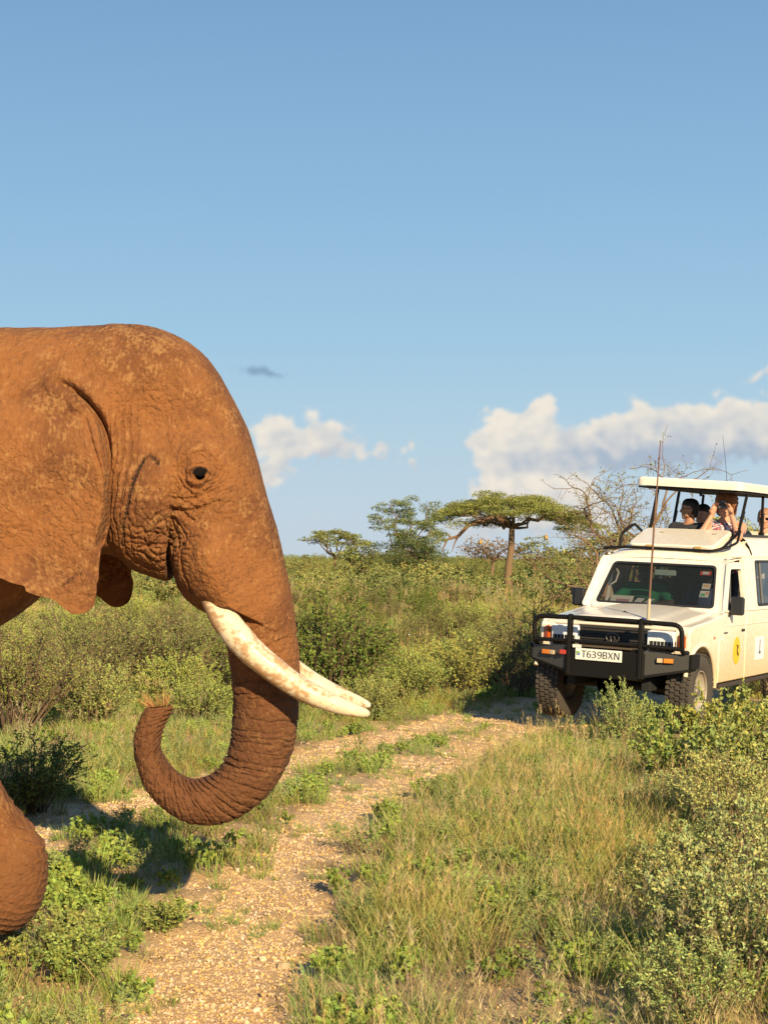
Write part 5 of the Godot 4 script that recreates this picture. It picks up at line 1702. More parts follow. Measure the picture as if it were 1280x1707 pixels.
func make_people() -> void:
	var up := func(x: float, y: float, z: float, turn: float) -> Transform3D: return car_xf * Transform3D(Basis(Vector3.UP, turn), Vector3(x, y, z))
	# head of a standing figure is 1.595 above its feet
	var pale := Color(0.52, 0.27, 0.165)
	make_person("person with curly auburn hair and red, white and blue top, photographing from the roof", (up.call(0.315, 0.655, -2.0, 0.10) as Transform3D) * Transform3D(Basis.from_scale(Vector3.ONE * 1.12), Vector3.ZERO), {"skin": pale, "hair": Color(0.20, 0.075, 0.025), "puff": 0.032, "shirt": [Color(0.10, 0.12, 0.20), Color(0.70, 0.66, 0.62), Color(0.42, 0.03, 0.04)], "sleeve": 0.0, "seed": 9,
		"hands": [Vector3(-0.105, 1.50, 0.20), Vector3(0.105, 1.50, 0.20)], "grip": Vector3(-0.25, 0.9, 0.05), "palm": Vector3(-0.8, 0.0, 0.5), "elbow": Vector3(0.45, -1.0, 0.1), "nod": 0.08})
	make_camera("small silver camera held to the face of the person in the patterned top", (up.call(0.315, 0.655, -2.0, 0.10) as Transform3D) * Transform3D(Basis.from_scale(Vector3.ONE * 1.12), Vector3.ZERO) * Transform3D(Basis.IDENTITY, Vector3(0, 1.605, 0.165)), Color(0.22, 0.22, 0.23), 0.04)
	make_person("person in a black cap and dark shirt looking to the left under the canopy", up.call(-0.13, 0.79, -2.0, -0.1), {"man": true, "skin": Color(0.36, 0.17, 0.095), "hair": Color(0.012, 0.012, 0.014), "hair_name": "cap", "shirt": [Color(0.028, 0.030, 0.032)], "sleeve": 0.7, "yaw": -1.0, "shades": true,
		"hands": [Vector3(-0.05, 1.22, 0.28), Vector3(0.13, 1.24, 0.27)], "grip": Vector3(-0.5, 0.5, 0.3), "palm": Vector3(-0.7, 0.1, 0.5), "elbow": Vector3(0.9, -0.7, 0.0)})
	make_camera("black camera held at chest height by the person in the black cap", up.call(-0.13, 0.79, -2.0, 0.1) * Transform3D(Basis(Vector3.UP, -0.3), Vector3(0.07, 1.33, 0.30)), Color(0.015, 0.015, 0.016), 0.10)
	make_person("dark-haired person half hidden behind the one in the patterned top", up.call(-0.17, 0.74, -2.6, 0.0), {"man": true, "skin": pale, "hair": Color(0.022, 0.016, 0.013), "shirt": [Color(0.05, 0.045, 0.045)],
		"hands": [Vector3(-0.10, 1.25, 0.22), Vector3(0.10, 1.25, 0.22)], "nod": 0.1, "yaw": -0.3})
	make_person("balding person in sunglasses and cream shirt at the right edge of the photo", up.call(0.49, 0.72, -3.0, 0.25), {"man": true, "skin": Color(0.48, 0.23, 0.14), "hair": Color(0.32, 0.17, 0.10), "shirt": [Color(0.60, 0.53, 0.40)], "shades": true,
		"hands": [Vector3(-0.12, 1.18, 0.26), Vector3(0.12, 1.18, 0.26)], "nod": 0.1})
	make_person("driver in a bright green shirt sitting at the wheel", up.call(-0.42, 0.86, -1.42, 0.1), {"man": true, "sit": true, "skin": Color(0.045, 0.024, 0.016), "hair": Color(0.01, 0.009, 0.008), "shirt": [Color(0.006, 0.15, 0.068)], "sleeve": 0.9, "lean": Vector3(0, 0, 0.06),
		"hands": [Vector3(-0.17, 0.42, 0.44), Vector3(0.22, 0.42, 0.45)], "grip": Vector3(-0.2, 0.3, 0.9), "palm": Vector3(-0.5, -0.8, 0.1)})
	make_person("front-seat passenger in a dark blue shirt beside the driver", up.call(0.32, 0.86, -1.42, 0.0), {"man": true, "sit": true, "skin": Color(0.06, 0.032, 0.02), "hair": Color(0.01, 0.009, 0.008), "shirt": [Color(0.015, 0.02, 0.07)], "sleeve": 0.9,
		"hands": [Vector3(-0.14, 0.22, 0.34), Vector3(0.14, 0.22, 0.34)], "grip": Vector3(0, 0.0, 1.0), "palm": Vector3(-0.2, -1, 0)})
# ---------------------------------------------------------------- plants
var leaf_m := {}

func leaf_mat(tint: Color) -> StandardMaterial3D:
	if not leaf_m.has(tint):
		var m := vmat(0.62, 0.45, Color(0.7, 0.9, 0.25))
		m.albedo_color = tint.linear_to_srgb()
		m.metallic_specular = 0.3
		leaf_m[tint] = m
	return leaf_m[tint]

func rnd_dir(rg: RandomNumberGenerator) -> Vector3:
	var z := rg.randf_range(-1.0, 1.0)
	var a := rg.randf() * TAU
	var r := sqrt(1.0 - z * z)
	return Vector3(r * cos(a), z, r * sin(a))

func put_leaf(b: MB, rg: RandomNumberGenerator, at: Vector3, dir: Vector3, len: float, wid: float, base: Color, vary: float) -> void:
	var d := (dir + rnd_dir(rg) * 0.7).normalized()
	var s := d.cross(rnd_dir(rg))
	if s.length_squared() < 0.01: s = d.cross(Vector3.UP) + Vector3(0.01, 0, 0)
	var v := 1.0 + rg.randf_range(-vary, vary)
	var w := rg.randf_range(-0.18, 0.22)
	b.col = Color(base.r * v * (1.0 + w), base.g * v, base.b * v * (1.0 - w * 0.5))
	b.leaf(at, d, s.normalized(), len * rg.randf_range(0.65, 1.25), wid * rg.randf_range(0.7, 1.2))

# a leafy bush: stems rise from the base, fork, and carry small leaves
# o: h, spread, stems, forks, per (leaves per twig), len, wid, leaf, vary, droop, open (0 all the way down .. 1 leaves only near the tips)
func grow_bush(sd: int, o: Dictionary) -> Array:
	var rg := RandomNumberGenerator.new()
	rg.seed = sd
	var fol := MB.new()
	var st := MB.new()
	var bark: Color = o.get("bark", Color(0.12, 0.075, 0.04))
	st.col = bark
	var h: float = o.h
	var spread: float = o.spread
	for k in o.stems:
		var a := rg.randf() * TAU
		var q := sqrt(rg.randf())
		var foot := Vector3(cos(a), 0, sin(a)) * spread * 0.22 * rg.randf()
		var hh := h * (1.0 - 0.38 * q * q) * rg.randf_range(0.72, 1.08)
		var tip := Vector3(cos(a) * spread * q, hh, sin(a) * spread * q)
		var mid := foot.lerp(tip, 0.5) + Vector3(cos(a), 0, sin(a)) * spread * 0.10 * rg.randf_range(-0.6, 1.2) + Vector3(0, hh * 0.12, 0)
		var path := PackedVector3Array()
		for s in 7:
			var t := s / 6.0
			path.push_back(foot.lerp(mid, t).lerp(mid.lerp(tip, t), t) + rnd_dir(rg) * h * 0.012)
		var r0: float = o.get("thick", 0.008) * rg.randf_range(0.7, 1.3)
		st.tube(path, [r0, r0 * 0.85, r0 * 0.7, r0 * 0.55, r0 * 0.4, r0 * 0.3, r0 * 0.15], 4, false)
		var twigs := [[path[6], path[5], path[4]]]
		for f in o.forks:
			var t := rg.randf_range(o.get("open", 0.25), 0.95)
			var i0 := int(t * 6.0)
			var p := path[i0].lerp(path[mini(i0 + 1, 6)], t * 6.0 - i0)
			var out := (Vector3(p.x, 0, p.z).normalized() * 0.6 + rnd_dir(rg) * 0.8 + Vector3(0, o.get("rise", 0.7), 0)).normalized()
			var len := h * rg.randf_range(0.12, 0.30) * (1.2 - 0.5 * t)
			var e := p + out * len
			var m := p + out * len * 0.5 + rnd_dir(rg) * len * 0.12
			st.tube(PackedVector3Array([p, m, e]), [r0 * 0.35, r0 * 0.25, r0 * 0.12], 3, false)
			twigs.append([e, m, p])
		for tw in twigs:
			for l in o.per:
				var t := rg.randf()
				var p: Vector3 = tw[0].lerp(tw[1], t * 2.0) if t < 0.5 else tw[1].lerp(tw[2], t * 2.0 - 1.0)
				var dir: Vector3 = ((tw[0] - tw[2]).normalized() * 0.5 + rnd_dir(rg) * 0.8 + Vector3(0, o.get("lift", 0.35), 0)).normalized()
				put_leaf(fol, rg, p, dir, o.len, o.wid, o.leaf, o.vary)
	return [fol.done(true), st.done()]

func plant(called: String, label: String, category: String, group: String, meshes: Array, tint: Color, at: Vector3, turn: float, size: Vector3) -> Node3D:
	var o := thing(called, label, category, Transform3D(Basis(Vector3.UP, turn).scaled_local(size), at), group)
	part("foliage", meshes[0], leaf_mat(tint), o)
	part("stems", meshes[1], bark_m, o)
	return o

const ORDINAL := ["first", "second", "third", "fourth", "fifth", "sixth", "seventh", "eighth", "ninth", "tenth", "eleventh", "twelfth", "thirteenth", "fourteenth", "fifteenth", "sixteenth", "seventeenth", "eighteenth", "nineteenth", "twentieth", "twenty-first", "twenty-second", "twenty-third", "twenty-fourth"]
var bark_m: StandardMaterial3D
var protos := {}

func make_protos() -> void:
	bark_m = vmat(0.9)
	var sets := {
		"sage": {"h": 0.68, "spread": 0.42, "stems": 46, "forks": 7, "per": 15, "len": 0.023, "wid": 0.0115, "leaf": Color(0.365, 0.400, 0.150), "vary": 0.28, "open": 0.25, "rise": 1.0, "lift": 0.6, "thick": 0.005, "bark": Color(0.20, 0.135, 0.075)},
		"herb": {"h": 0.42, "spread": 0.30, "stems": 30, "forks": 6, "per": 12, "len": 0.028, "wid": 0.017, "leaf": Color(0.29, 0.32, 0.09), "vary": 0.3, "open": 0.1, "rise": 0.7, "thick": 0.004, "bark": Color(0.13, 0.11, 0.05)},
		"dark": {"h": 1.35, "spread": 0.85, "stems": 60, "forks": 11, "per": 14, "len": 0.036, "wid": 0.022, "leaf": Color(0.160, 0.209, 0.045), "vary": 0.35, "open": 0.25, "rise": 0.5, "thick": 0.013},
		"pale": {"h": 1.0, "spread": 0.80, "stems": 66, "forks": 9, "per": 14, "len": 0.034, "wid": 0.015, "leaf": Color(0.37, 0.40, 0.118), "vary": 0.3, "open": 0.2, "rise": 0.9, "lift": 0.5, "thick": 0.008},
		"thorn": {"h": 1.5, "spread": 1.15, "stems": 44, "forks": 15, "per": 13, "len": 0.032, "wid": 0.015, "leaf": Color(0.242, 0.268, 0.075), "vary": 0.35, "open": 0.35, "rise": 0.4, "thick": 0.016, "bark": Color(0.16, 0.10, 0.06)},
	}
	for k in sets:
		protos[k] = []
		for v in 3: protos[k].append(grow_bush(100 + v * 7 + k.length() * 31, sets[k]))

func blade(b: MB, rg: RandomNumberGenerator, root: Vector3, dir: Vector3, len: float, wid: float, bend: float, c0: Color, c1: Color) -> void:
	var s := dir.cross(Vector3(rg.randf_range(-1, 1), 0.2, rg.randf_range(-1, 1))).normalized()
	var p := root
	var d := dir
	var side := Vector3(d.x, 0, d.z).normalized() if Vector2(d.x, d.z).length() > 0.01 else Vector3.RIGHT
	var base := b.v.size()
	for k in 4:
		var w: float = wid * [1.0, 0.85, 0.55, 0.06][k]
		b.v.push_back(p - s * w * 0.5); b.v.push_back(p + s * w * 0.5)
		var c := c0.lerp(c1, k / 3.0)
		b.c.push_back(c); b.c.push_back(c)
		p += d * len / 3.0
		d = (d + side * bend * 0.5 - Vector3(0, bend * 0.35, 0)).normalized()
	for k in 3:
		var q := base + k * 2
		b.i.append_array(PackedInt32Array([q, q + 1, q + 2, q + 1, q + 3, q + 2]))

func grass_tuft(sd: int, n: int, lo: float, hi: float, wid: float, spread: float, bend: float, c0: Color, c1: Color, dry: Color, dry_share: float, heads := 0) -> ArrayMesh:
	var rg := RandomNumberGenerator.new()
	rg.seed = sd
	var b := MB.new()
	for k in n:
		var a := rg.randf() * TAU
		var r := spread * sqrt(rg.randf())
		var lean := rg.randf_range(0.05, 0.55)
		var dir := Vector3(cos(a) * lean, 1.0, sin(a) * lean).normalized()
		var c := c0.lerp(dry, 1.0 if rg.randf() < dry_share else 0.0)
		var v := rg.randf_range(0.75, 1.25)
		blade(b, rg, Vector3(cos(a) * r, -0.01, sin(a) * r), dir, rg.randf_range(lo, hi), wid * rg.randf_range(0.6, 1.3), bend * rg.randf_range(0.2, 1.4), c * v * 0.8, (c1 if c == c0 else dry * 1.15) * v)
	for k in heads:
		var a := rg.randf() * TAU
		var dir := Vector3(cos(a) * 0.22, 1.0, sin(a) * 0.22).normalized()
		var len := hi * rg.randf_range(0.95, 1.35)
		var root := Vector3(cos(a), 0, sin(a)) * spread * rg.randf()
		blade(b, rg, root, dir, len, wid * 0.6, 0.12, dry * 0.8, dry)
		for q in 16:
			var t := rg.randf_range(0.78, 1.02)
			var p := root + dir * len * t
			blade(b, rg, p, (dir + rnd_dir(rg) * 0.55).normalized(), len * 0.09, wid * 0.9, 0.2, dry, Color(0.34, 0.22, 0.15))
	return b.done(true)

# keep plants off the ruts, the vehicle and the elephant's feet
func clear_of_car(x: float, z: float, m: float) -> bool:
	var p := car_xf.affine_inverse() * Vector3(x, 0.0, z)
	return absf(p.x) > 0.95 + m or p.z > 1.0 + m or p.z < -4.4 - m

func make_grass() -> void:
	var rg := RandomNumberGenerator.new()
	rg.seed = 404
	var green := Color(0.178, 0.249, 0.045)
	var light := Color(0.278, 0.329, 0.075)
	var straw := Color(0.40, 0.32, 0.125)
	var olive := Color(0.226, 0.254, 0.062)
	var kinds := [
		{"m": grass_tuft(1, 34, 0.05, 0.15, 0.0042, 0.06, 0.5, green, light, straw, 0.14), "xf": [], "c": PackedColorArray(), "n": "short_grass"},
		{"m": grass_tuft(2, 28, 0.08, 0.22, 0.0045, 0.07, 0.35, green, light, straw, 0.25), "xf": [], "c": PackedColorArray(), "n": "green_grass"},
		{"m": grass_tuft(3, 26, 0.12, 0.32, 0.0034, 0.08, 0.45, olive, light, straw, 0.42, 1), "xf": [], "c": PackedColorArray(), "n": "tall_grass"},
		{"m": grass_tuft(6, 26, 0.05, 0.19, 0.0034, 0.08, 0.6, Color(0.24, 0.17, 0.085), Color(0.36, 0.27, 0.13), Color(0.30, 0.16, 0.085), 0.35), "xf": [], "c": PackedColorArray(), "n": "dead_grass"},
		{"m": grass_tuft(4, 16, 0.12, 0.27, 0.0034, 0.06, 0.3, olive, light, straw, 0.5, 5), "xf": [], "c": PackedColorArray(), "n": "seeding_grass"},
	]
	var herbs := [[], []]
	var herb_c := [PackedColorArray(), PackedColorArray()]
	var patch := noise(0.35, 91, 3)
	var patch2 := noise(0.9, 92, 2)
	var z := -4.4
	while z > -62.0:
		var d := -z
		var step := 0.074 if d < 12.0 else 0.074 * pow(d / 12.0, 1.05)
		var reach := 0.262 * d + (1.8 if d < 30.0 else 0.5)
		var x := -reach
		while x < reach:
			var px := x + rg.randf_range(-0.6, 0.6) * step
			var pz := z + rg.randf_range(-0.6, 0.6) * step
			x += step
			var m := bare(px, pz)
			var pa := patch.get_noise_2d(px, pz)
			var pb := patch2.get_noise_2d(px, pz)
			var right := smoothstep(0.0, 0.7, px - (-0.35 + maxf(-pz - 9.0, 0.0) * 0.16))
			var strip := pz > -19.0 and px < -0.5 + maxf(-pz - 9.0, 0.0) * 0.2 and px > -2.4 + maxf(-pz - 10.5, 0.0) * 0.27
			var want := (1.0 - m) * clampf(0.58 + pa * 0.7 + pb * 0.7, 0.22, 1.0)
			if strip: want *= 0.75
			want = maxf(want, (0.24 if px > -1.6 else 0.08) * clampf(pb * 2.5 + 0.1, 0.0, 1.0))
			if rg.randf() > want or not clear_of_car(px, pz, 0.0): continue
			var k := 0
			var u := rg.randf() + pa * 0.5
			if m > 0.25 or (strip and u < 0.75): k = 0
			elif right > 0.5: k = 2 if u > 0.55 else (4 if u > 0.48 else (1 if u > 0.18 else 0))
			else: k = 1 if u > 0.4 else (4 if u > 0.30 else 0)
			if pb < -0.08 and rg.randf() < 0.55 and m < 0.5: k = 3
			var s := rg.randf_range(0.7, 1.25) * lerpf(1.0, 0.65, m) * (1.0 + maxf(d - 17.0, 0.0) * 0.045)
			var tone := clampf(1.0 + pb * 0.35 + rg.randf_range(-0.12, 0.12), 0.6, 1.4)
			var warm := clampf(pa * 0.5 + rg.randf_range(-0.1, 0.15), -0.2, 0.35)
			var t := Transform3D(Basis(Vector3.UP, rg.randf() * TAU).scaled(Vector3(s, s * rg.randf_range(0.85, 1.15), s)), Vector3(px, gh(px, pz), pz))
			if rg.randf() < 0.26 and d < 40.0 and m < 0.4:
				var w := 1 if rg.randf() < 0.4 + pa else 0
				herbs[w].append(t)
				herb_c[w].push_back(Color(tone, tone, tone * 0.9))
			else:
				kinds[k].xf.append(t)
				kinds[k].c.push_back(Color(tone * (1.0 + warm * 0.5), tone, tone * (1.0 - warm)))
		z -= step
	var gm := vmat(0.7, 0.5, Color(0.75, 0.9, 0.25))
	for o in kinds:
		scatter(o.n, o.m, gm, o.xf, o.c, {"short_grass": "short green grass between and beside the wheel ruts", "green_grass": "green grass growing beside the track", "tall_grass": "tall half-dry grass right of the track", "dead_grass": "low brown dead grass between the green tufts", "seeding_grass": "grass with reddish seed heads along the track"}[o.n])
	var low := {"h": 0.13, "spread": 0.10, "stems": 8, "forks": 2, "per": 6, "len": 0.030, "wid": 0.020, "leaf": Color(0.223, 0.289, 0.060), "vary": 0.3, "open": 0.1, "rise": 0.4, "thick": 0.002}
	var fea := {"h": 0.20, "spread": 0.10, "stems": 9, "forks": 4, "per": 9, "len": 0.018, "wid": 0.006, "leaf": Color(0.252, 0.289, 0.100), "vary": 0.3, "open": 0.2, "rise": 0.9, "thick": 0.0015}
	scatter("ground_cover", grow_bush(61, low)[0], gm, herbs[0], herb_c[0], "low leafy weeds among the grass")
	scatter("feathery_weeds", grow_bush(62, fea)[0], gm, herbs[1], herb_c[1], "fine grey-green weeds among the grass")

func stone_mesh(sd: int) -> ArrayMesh:
	var rg := RandomNumberGenerator.new()
	rg.seed = sd
	var b := MB.new()
	b.ball(Vector3.ZERO, Vector3(1.0, 0.7, 0.85), 5, 7)
	for k in b.v.size(): b.v[k] *= 1.0
	var n := noise(0.9, sd, 2)
	for k in b.v.size(): b.v[k] *= 1.0 + n.get_noise_3dv(b.v[k]) * 0.5
	return b.done(true)

func make_stones() -> void:
	var rg := RandomNumberGenerator.new()
	rg.seed = 505
	var m := vmat(0.95)
	for v in 2:
		var xf := []
		var c := PackedColorArray()
		for k in 75000:
			var z := -5.0 - pow(rg.randf(), 1.35) * 16.0
			var line := rut_right if rg.randf() < 0.6 else rut_left
			var x := rg.randf_range(-0.262, 0.262) * -z
			if bare(x, z) < 0.25 and rg.randf() > 0.10: continue
			var s := 0.0022 + 0.007 * pow(rg.randf(), 4.0) + 0.00022 * -z
			if rg.randf() < 0.01: s *= 1.9
			xf.append(Transform3D(Basis(rnd_dir(rg), rg.randf() * TAU).scaled(Vector3.ONE * s), Vector3(x, gh(x, z) + s * 0.15, z)))
			var t := rg.randf_range(0.62, 1.22)
			var w := rg.randf_range(-0.12, 0.12)
			c.push_back(Color(0.66 * t, (0.452 + w * 0.3) * t, (0.235 + w) * t))
		scatter(["gravel", "grit"][v], stone_mesh(7 + v), m, xf, c, "small pale stones strewn over the ruts")
	var spots := [[-0.46, -7.45, 0.030, "stone at the right edge of the near rut, in the grass"], [-0.62, -6.55, 0.020, "small stone in the near rut close to the bottom edge"], [-0.95, -6.25, 0.022, "stone at the bottom edge, left side of the near rut"], [-0.70, -7.05, 0.017, "smallest stone in the middle of the near rut"], [-0.40, -8.75, 0.022, "stone at the right edge of the near rut, beyond the grassy one"], [-0.85, -8.1, 0.018, "small stone left of centre in the near rut, below the trunk"], [0.18, -8.9, 0.030, "pale stone among the dry grass right of the track"], [-0.30, -11.3, 0.028, "stone in the rut right of the trunk's lowest bend"], [-0.55, -10.4, 0.024, "stone in the rut just below the trunk's lowest bend"], [-1.5, -12.3, 0.03, "stone on the bare earth seen left of the curled trunk"], [0.25, -15.2, 0.036, "farthest stone, in the rut below the tusk tips"], [-0.02, -14.0, 0.03, "second farthest stone in the right-hand rut"]]
	for k in spots.size():
		var s: Array = spots[k]
		var o := part("stone", stone_mesh(20 + k % 4), mat(Color(0.50, 0.36, 0.21) * (0.9 + 0.05 * (k % 4)), 0.95), self)
		o.transform = Transform3D(Basis(Vector3.UP, k * 1.7).scaled(Vector3.ONE * s[2]), Vector3(s[0], gh(s[0], s[1]) + s[2] * 0.35, s[1]))
		tag(o, s[3], "stone", "stones on the track")

func make_shrubs() -> void:
	var rg := RandomNumberGenerator.new()
	rg.seed = 606
	# [name, prototype, x, z, height factor, width factor, label]
	var near := [
		["sage_shrub", "sage", 1.52, -6.9, 0.95, 1.15, "grey-green leafy shrub in the bottom right corner"],
		["sage_shrub", "sage", 1.22, -6.35, 0.55, 0.8, "low leafy shrub at the bottom edge, left of the corner shrub"],
		["sage_shrub", "sage", 1.42, -7.6, 0.76, 0.9, "upright pale shrub behind the low shrub at the bottom right"],
		["sage_shrub", "sage", 1.95, -8.3, 1.0, 1.1, "tall pale shrub cut by the right edge, above the corner shrub"],
		["sage_shrub", "sage", 1.68, -8.9, 0.66, 0.8, "mid-size grey-green shrub in the right foreground grass"],
		["sage_shrub", "sage", 2.15, -10.2, 0.95, 1.1, "bushy shrub at the right edge below the vehicle's shade"],
		["sage_shrub", "sage", 2.0, -11.2, 0.55, 0.8, "small grey-green shrub left of the bushy one at the right edge"],
		["leafy_shrub", "herb", 2.75, -12.4, 1.5, 1.5, "yellow-green shrub at the right edge under the side of the vehicle"],
		["leafy_shrub", "herb", 2.35, -13.1, 1.3, 1.4, "yellow-green shrub in front of the vehicle's left front wheel"],
		["leafy_shrub", "herb", 3.05, -14.6, 1.7, 1.5, "leafy shrub hiding the lower part of the left front wheel"],
		["leafy_shrub", "herb", 3.55, -15.4, 1.6, 1.6, "leafy shrub below the driver's side sill, right edge"],
		["leafy_shrub", "sage", 2.30, -15.6, 0.98, 0.78, "thin upright shrub in front of the number plate"],
		["leafy_shrub", "herb", 2.62, -15.9, 1.25, 0.9, "small shrub right of the one in front of the number plate"],
		["leafy_shrub", "herb", 3.9, -14.2, 1.5, 1.5, "yellow-green shrub out at the right, beside the sill"],
		["dark_shrub", "dark", -2.55, -11.7, 0.42, 0.62, "dark shaded bush behind the elephant's raised foreleg"],
		["dark_shrub", "dark", -0.62, -19.4, 1.12, 1.0, "dense dark green bush just right of the elephant's trunk"],
		["dark_shrub", "dark", -1.35, -20.4, 0.95, 0.9, "dark green bush behind the bend of the tusk"],
		["pale_shrub", "pale", -0.15, -18.6, 0.55, 0.6, "pale bush under the tips of the tusks"],
		["pale_shrub", "pale", 0.35, -20.2, 0.75, 0.7, "light bush right of the tusk tips"],
		["pale_shrub", "pale", 1.05, -21.3, 0.9, 0.8, "light bush left of the vehicle's shadow"],
		["thorn_shrub", "thorn", 1.75, -21.6, 0.78, 0.7, "shadowed bush directly left of the bull bar"],
		["thorn_shrub", "thorn", 2.2, -23.4, 0.85, 0.8, "bush in the vehicle's shade, behind its right front wing"],
		["thorn_shrub", "thorn", -3.9, -16.8, 0.80, 0.85, "thorny bush at the left edge under the ear"],
		["pale_shrub", "pale", -3.2, -17.6, 0.80, 0.8, "light bush between the left edge and the curled trunk"],
		["thorn_shrub", "thorn", -2.75, -21.4, 0.85, 0.9, "brownish bush with bare twigs behind the curled trunk"],
		["thorn_shrub", "thorn", -3.9, -22.0, 0.95, 0.9, "dark bush below the near ear's lower edge"],
		["pale_shrub", "pale", -2.1, -18.5, 0.55, 0.7, "light leafy bush inside the trunk's curl"],
		["leafy_shrub", "herb", -1.52, -7.6, 0.62, 0.8, "broad-leaved low plant left of the near rut"],
		["leafy_shrub", "herb", -1.32, -7.1, 0.55, 0.75, "broad-leaved low plant beside the near rut, nearest the camera on the left"],
		["leafy_shrub", "herb", -1.78, -7.0, 0.60, 0.8, "broad-leaved plant in the left foreground below the raised foot"],
		["leafy_shrub", "herb", -1.12, -8.1, 0.45, 0.6, "small leafy plant left of the rut, below the trunk's shadow"],
	]
	var made := {}
	for o in near:
		var v: int = made.get(o[1], 0)
		made[o[1]] = v + 1
		var tint := Color(1, 1, 1) * (0.9 + 0.2 * rg.randf())
		plant(o[0], o[6], "shrub", "", protos[o[1]][v % 3], [Color(1, 1, 1), Color(0.92, 1.0, 0.85), Color(1.1, 1.02, 0.9)][v % 3], Vector3(o[2], gh(o[2], o[3]) - 0.01, o[3]), rg.randf() * TAU, Vector3(o[5], o[4], o[5]))
	# scrub that fills the plain behind: single bushes out to 62 m
	var pn := noise(0.05, 93, 2)
	var z := -19.5
	var row := 0
	while z > -64.0:
		var d := -z
		var step := 1.5 + (d - 19.0) * 0.055
		var reach := 0.25 * d + 1.2
		var x := -reach + rg.randf() * step
		var in_row := 0
		while x < reach:
			var px := x + rg.randf_range(-0.4, 0.4) * step
			var pz := z + rg.randf_range(-0.4, 0.4) * step
			x += step
			if bare(px, pz) > 0.02 or not clear_of_car(px, pz, 0.75): continue
			if pz > -34.0 and seg_dist(Vector2(px, pz), rut_left) < 0.9: continue
			if d < 23.0 and px > -0.3 and px < 2.4: continue
			var u := rg.randf() + pn.get_noise_2d(px, pz) * 0.6
			var kind: String = "pale" if u > 0.42 else ("thorn" if u > 0.15 else "dark")
			var s := rg.randf_range(0.45, 0.95) * (0.9 if kind != "pale" else 1.05) * lerpf(0.85, 1.15, clampf((d - 20.0) / 40.0, 0.0, 1.0))
			if d > 36.0 and px / d > 0.055 and px / d < 0.100: s *= 0.62
			in_row += 1
			var look: String = {"pale": "light green", "thorn": "twiggy olive", "dark": "dark green"}[kind]
			var big := "low" if s < 0.8 else ("full" if s < 1.0 else "tall")
			plant(kind + "_shrub", "%s %s bush, %s from left in %s scrub row behind track" % [big, look, ORDINAL[in_row - 1], ORDINAL[row]], "shrub", kind + " bushes in the scrub behind the track", protos[kind][rg.randi() % 3], [Color(1, 1, 1), Color(0.9, 1.0, 0.85), Color(1.15, 1.05, 0.9), Color(1.05, 1.1, 0.85)][rg.randi() % 4], Vector3(px, gh(px, pz) - 0.02, pz), rg.randf() * TAU, Vector3(s * rg.randf_range(0.9, 1.25), s, s * rg.randf_range(0.9, 1.25)))
		if in_row > 0: row += 1
		z -= step
	# the plain beyond, one mass of scrub
	var far_o := {"h": 1.6, "spread": 1.5, "stems": 18, "forks": 7, "per": 18, "len": 0.085, "wid": 0.05, "leaf": Color(0.275, 0.280, 0.088), "vary": 0.35, "open": 0.15, "rise": 0.4, "thick": 0.02}
	for v in 2:
		var mesh: ArrayMesh = grow_bush(300 + v, far_o)[0]
		var xf := []
		var cols := PackedColorArray()
		for k in 5200:
			var d := 58.0 + 700.0 * pow(rg.randf(), 2.2)
			var x := rg.randf_range(-0.27, 0.27) * d
			var s := rg.randf_range(0.35, 0.80) * (0.8 + d * 0.0012)
			if rg.randf() < 0.12: s *= rg.randf_range(1.3, 2.1)
			if d < 112.0 and x / d > 0.055 and x / d < 0.100: s *= 0.32      # the clearing in front of the tall acacia
			xf.append(Transform3D(Basis(Vector3.UP, rg.randf() * TAU).scaled(Vector3(s * 1.15, s * 0.9, s * 1.15)), Vector3(x, gh(x, -d) - 0.05, -d)))
			var t := rg.randf_range(0.68, 1.10)
			var w := rg.randf_range(-0.15, 0.12)
			cols.push_back(Color(t * (1.0 + w), t, t * (1.0 - w * 0.5)))
		scatter(["far_scrub", "far_bushes"][v], mesh, leaf_mat(Color.WHITE), xf, cols, "green scrub covering the plain out to the horizon")

# ---------------------------------------------------------------- trees
func crooked(rg: RandomNumberGenerator, a: Vector3, c: Vector3, n: int, wild: float) -> PackedVector3Array:
	var out := PackedVector3Array()
	var len := a.distance_to(c)
	for k in n + 1:
		var t := float(k) / n
		out.push_back(a.lerp(c, t) + rnd_dir(rg) * len * wild * sin(t * PI))
	return out

func taper(n: int, r0: float, r1: float) -> Array:
	var out := []
	for k in n + 1: out.append(lerpf(r0, r1, float(k) / n))
	return out

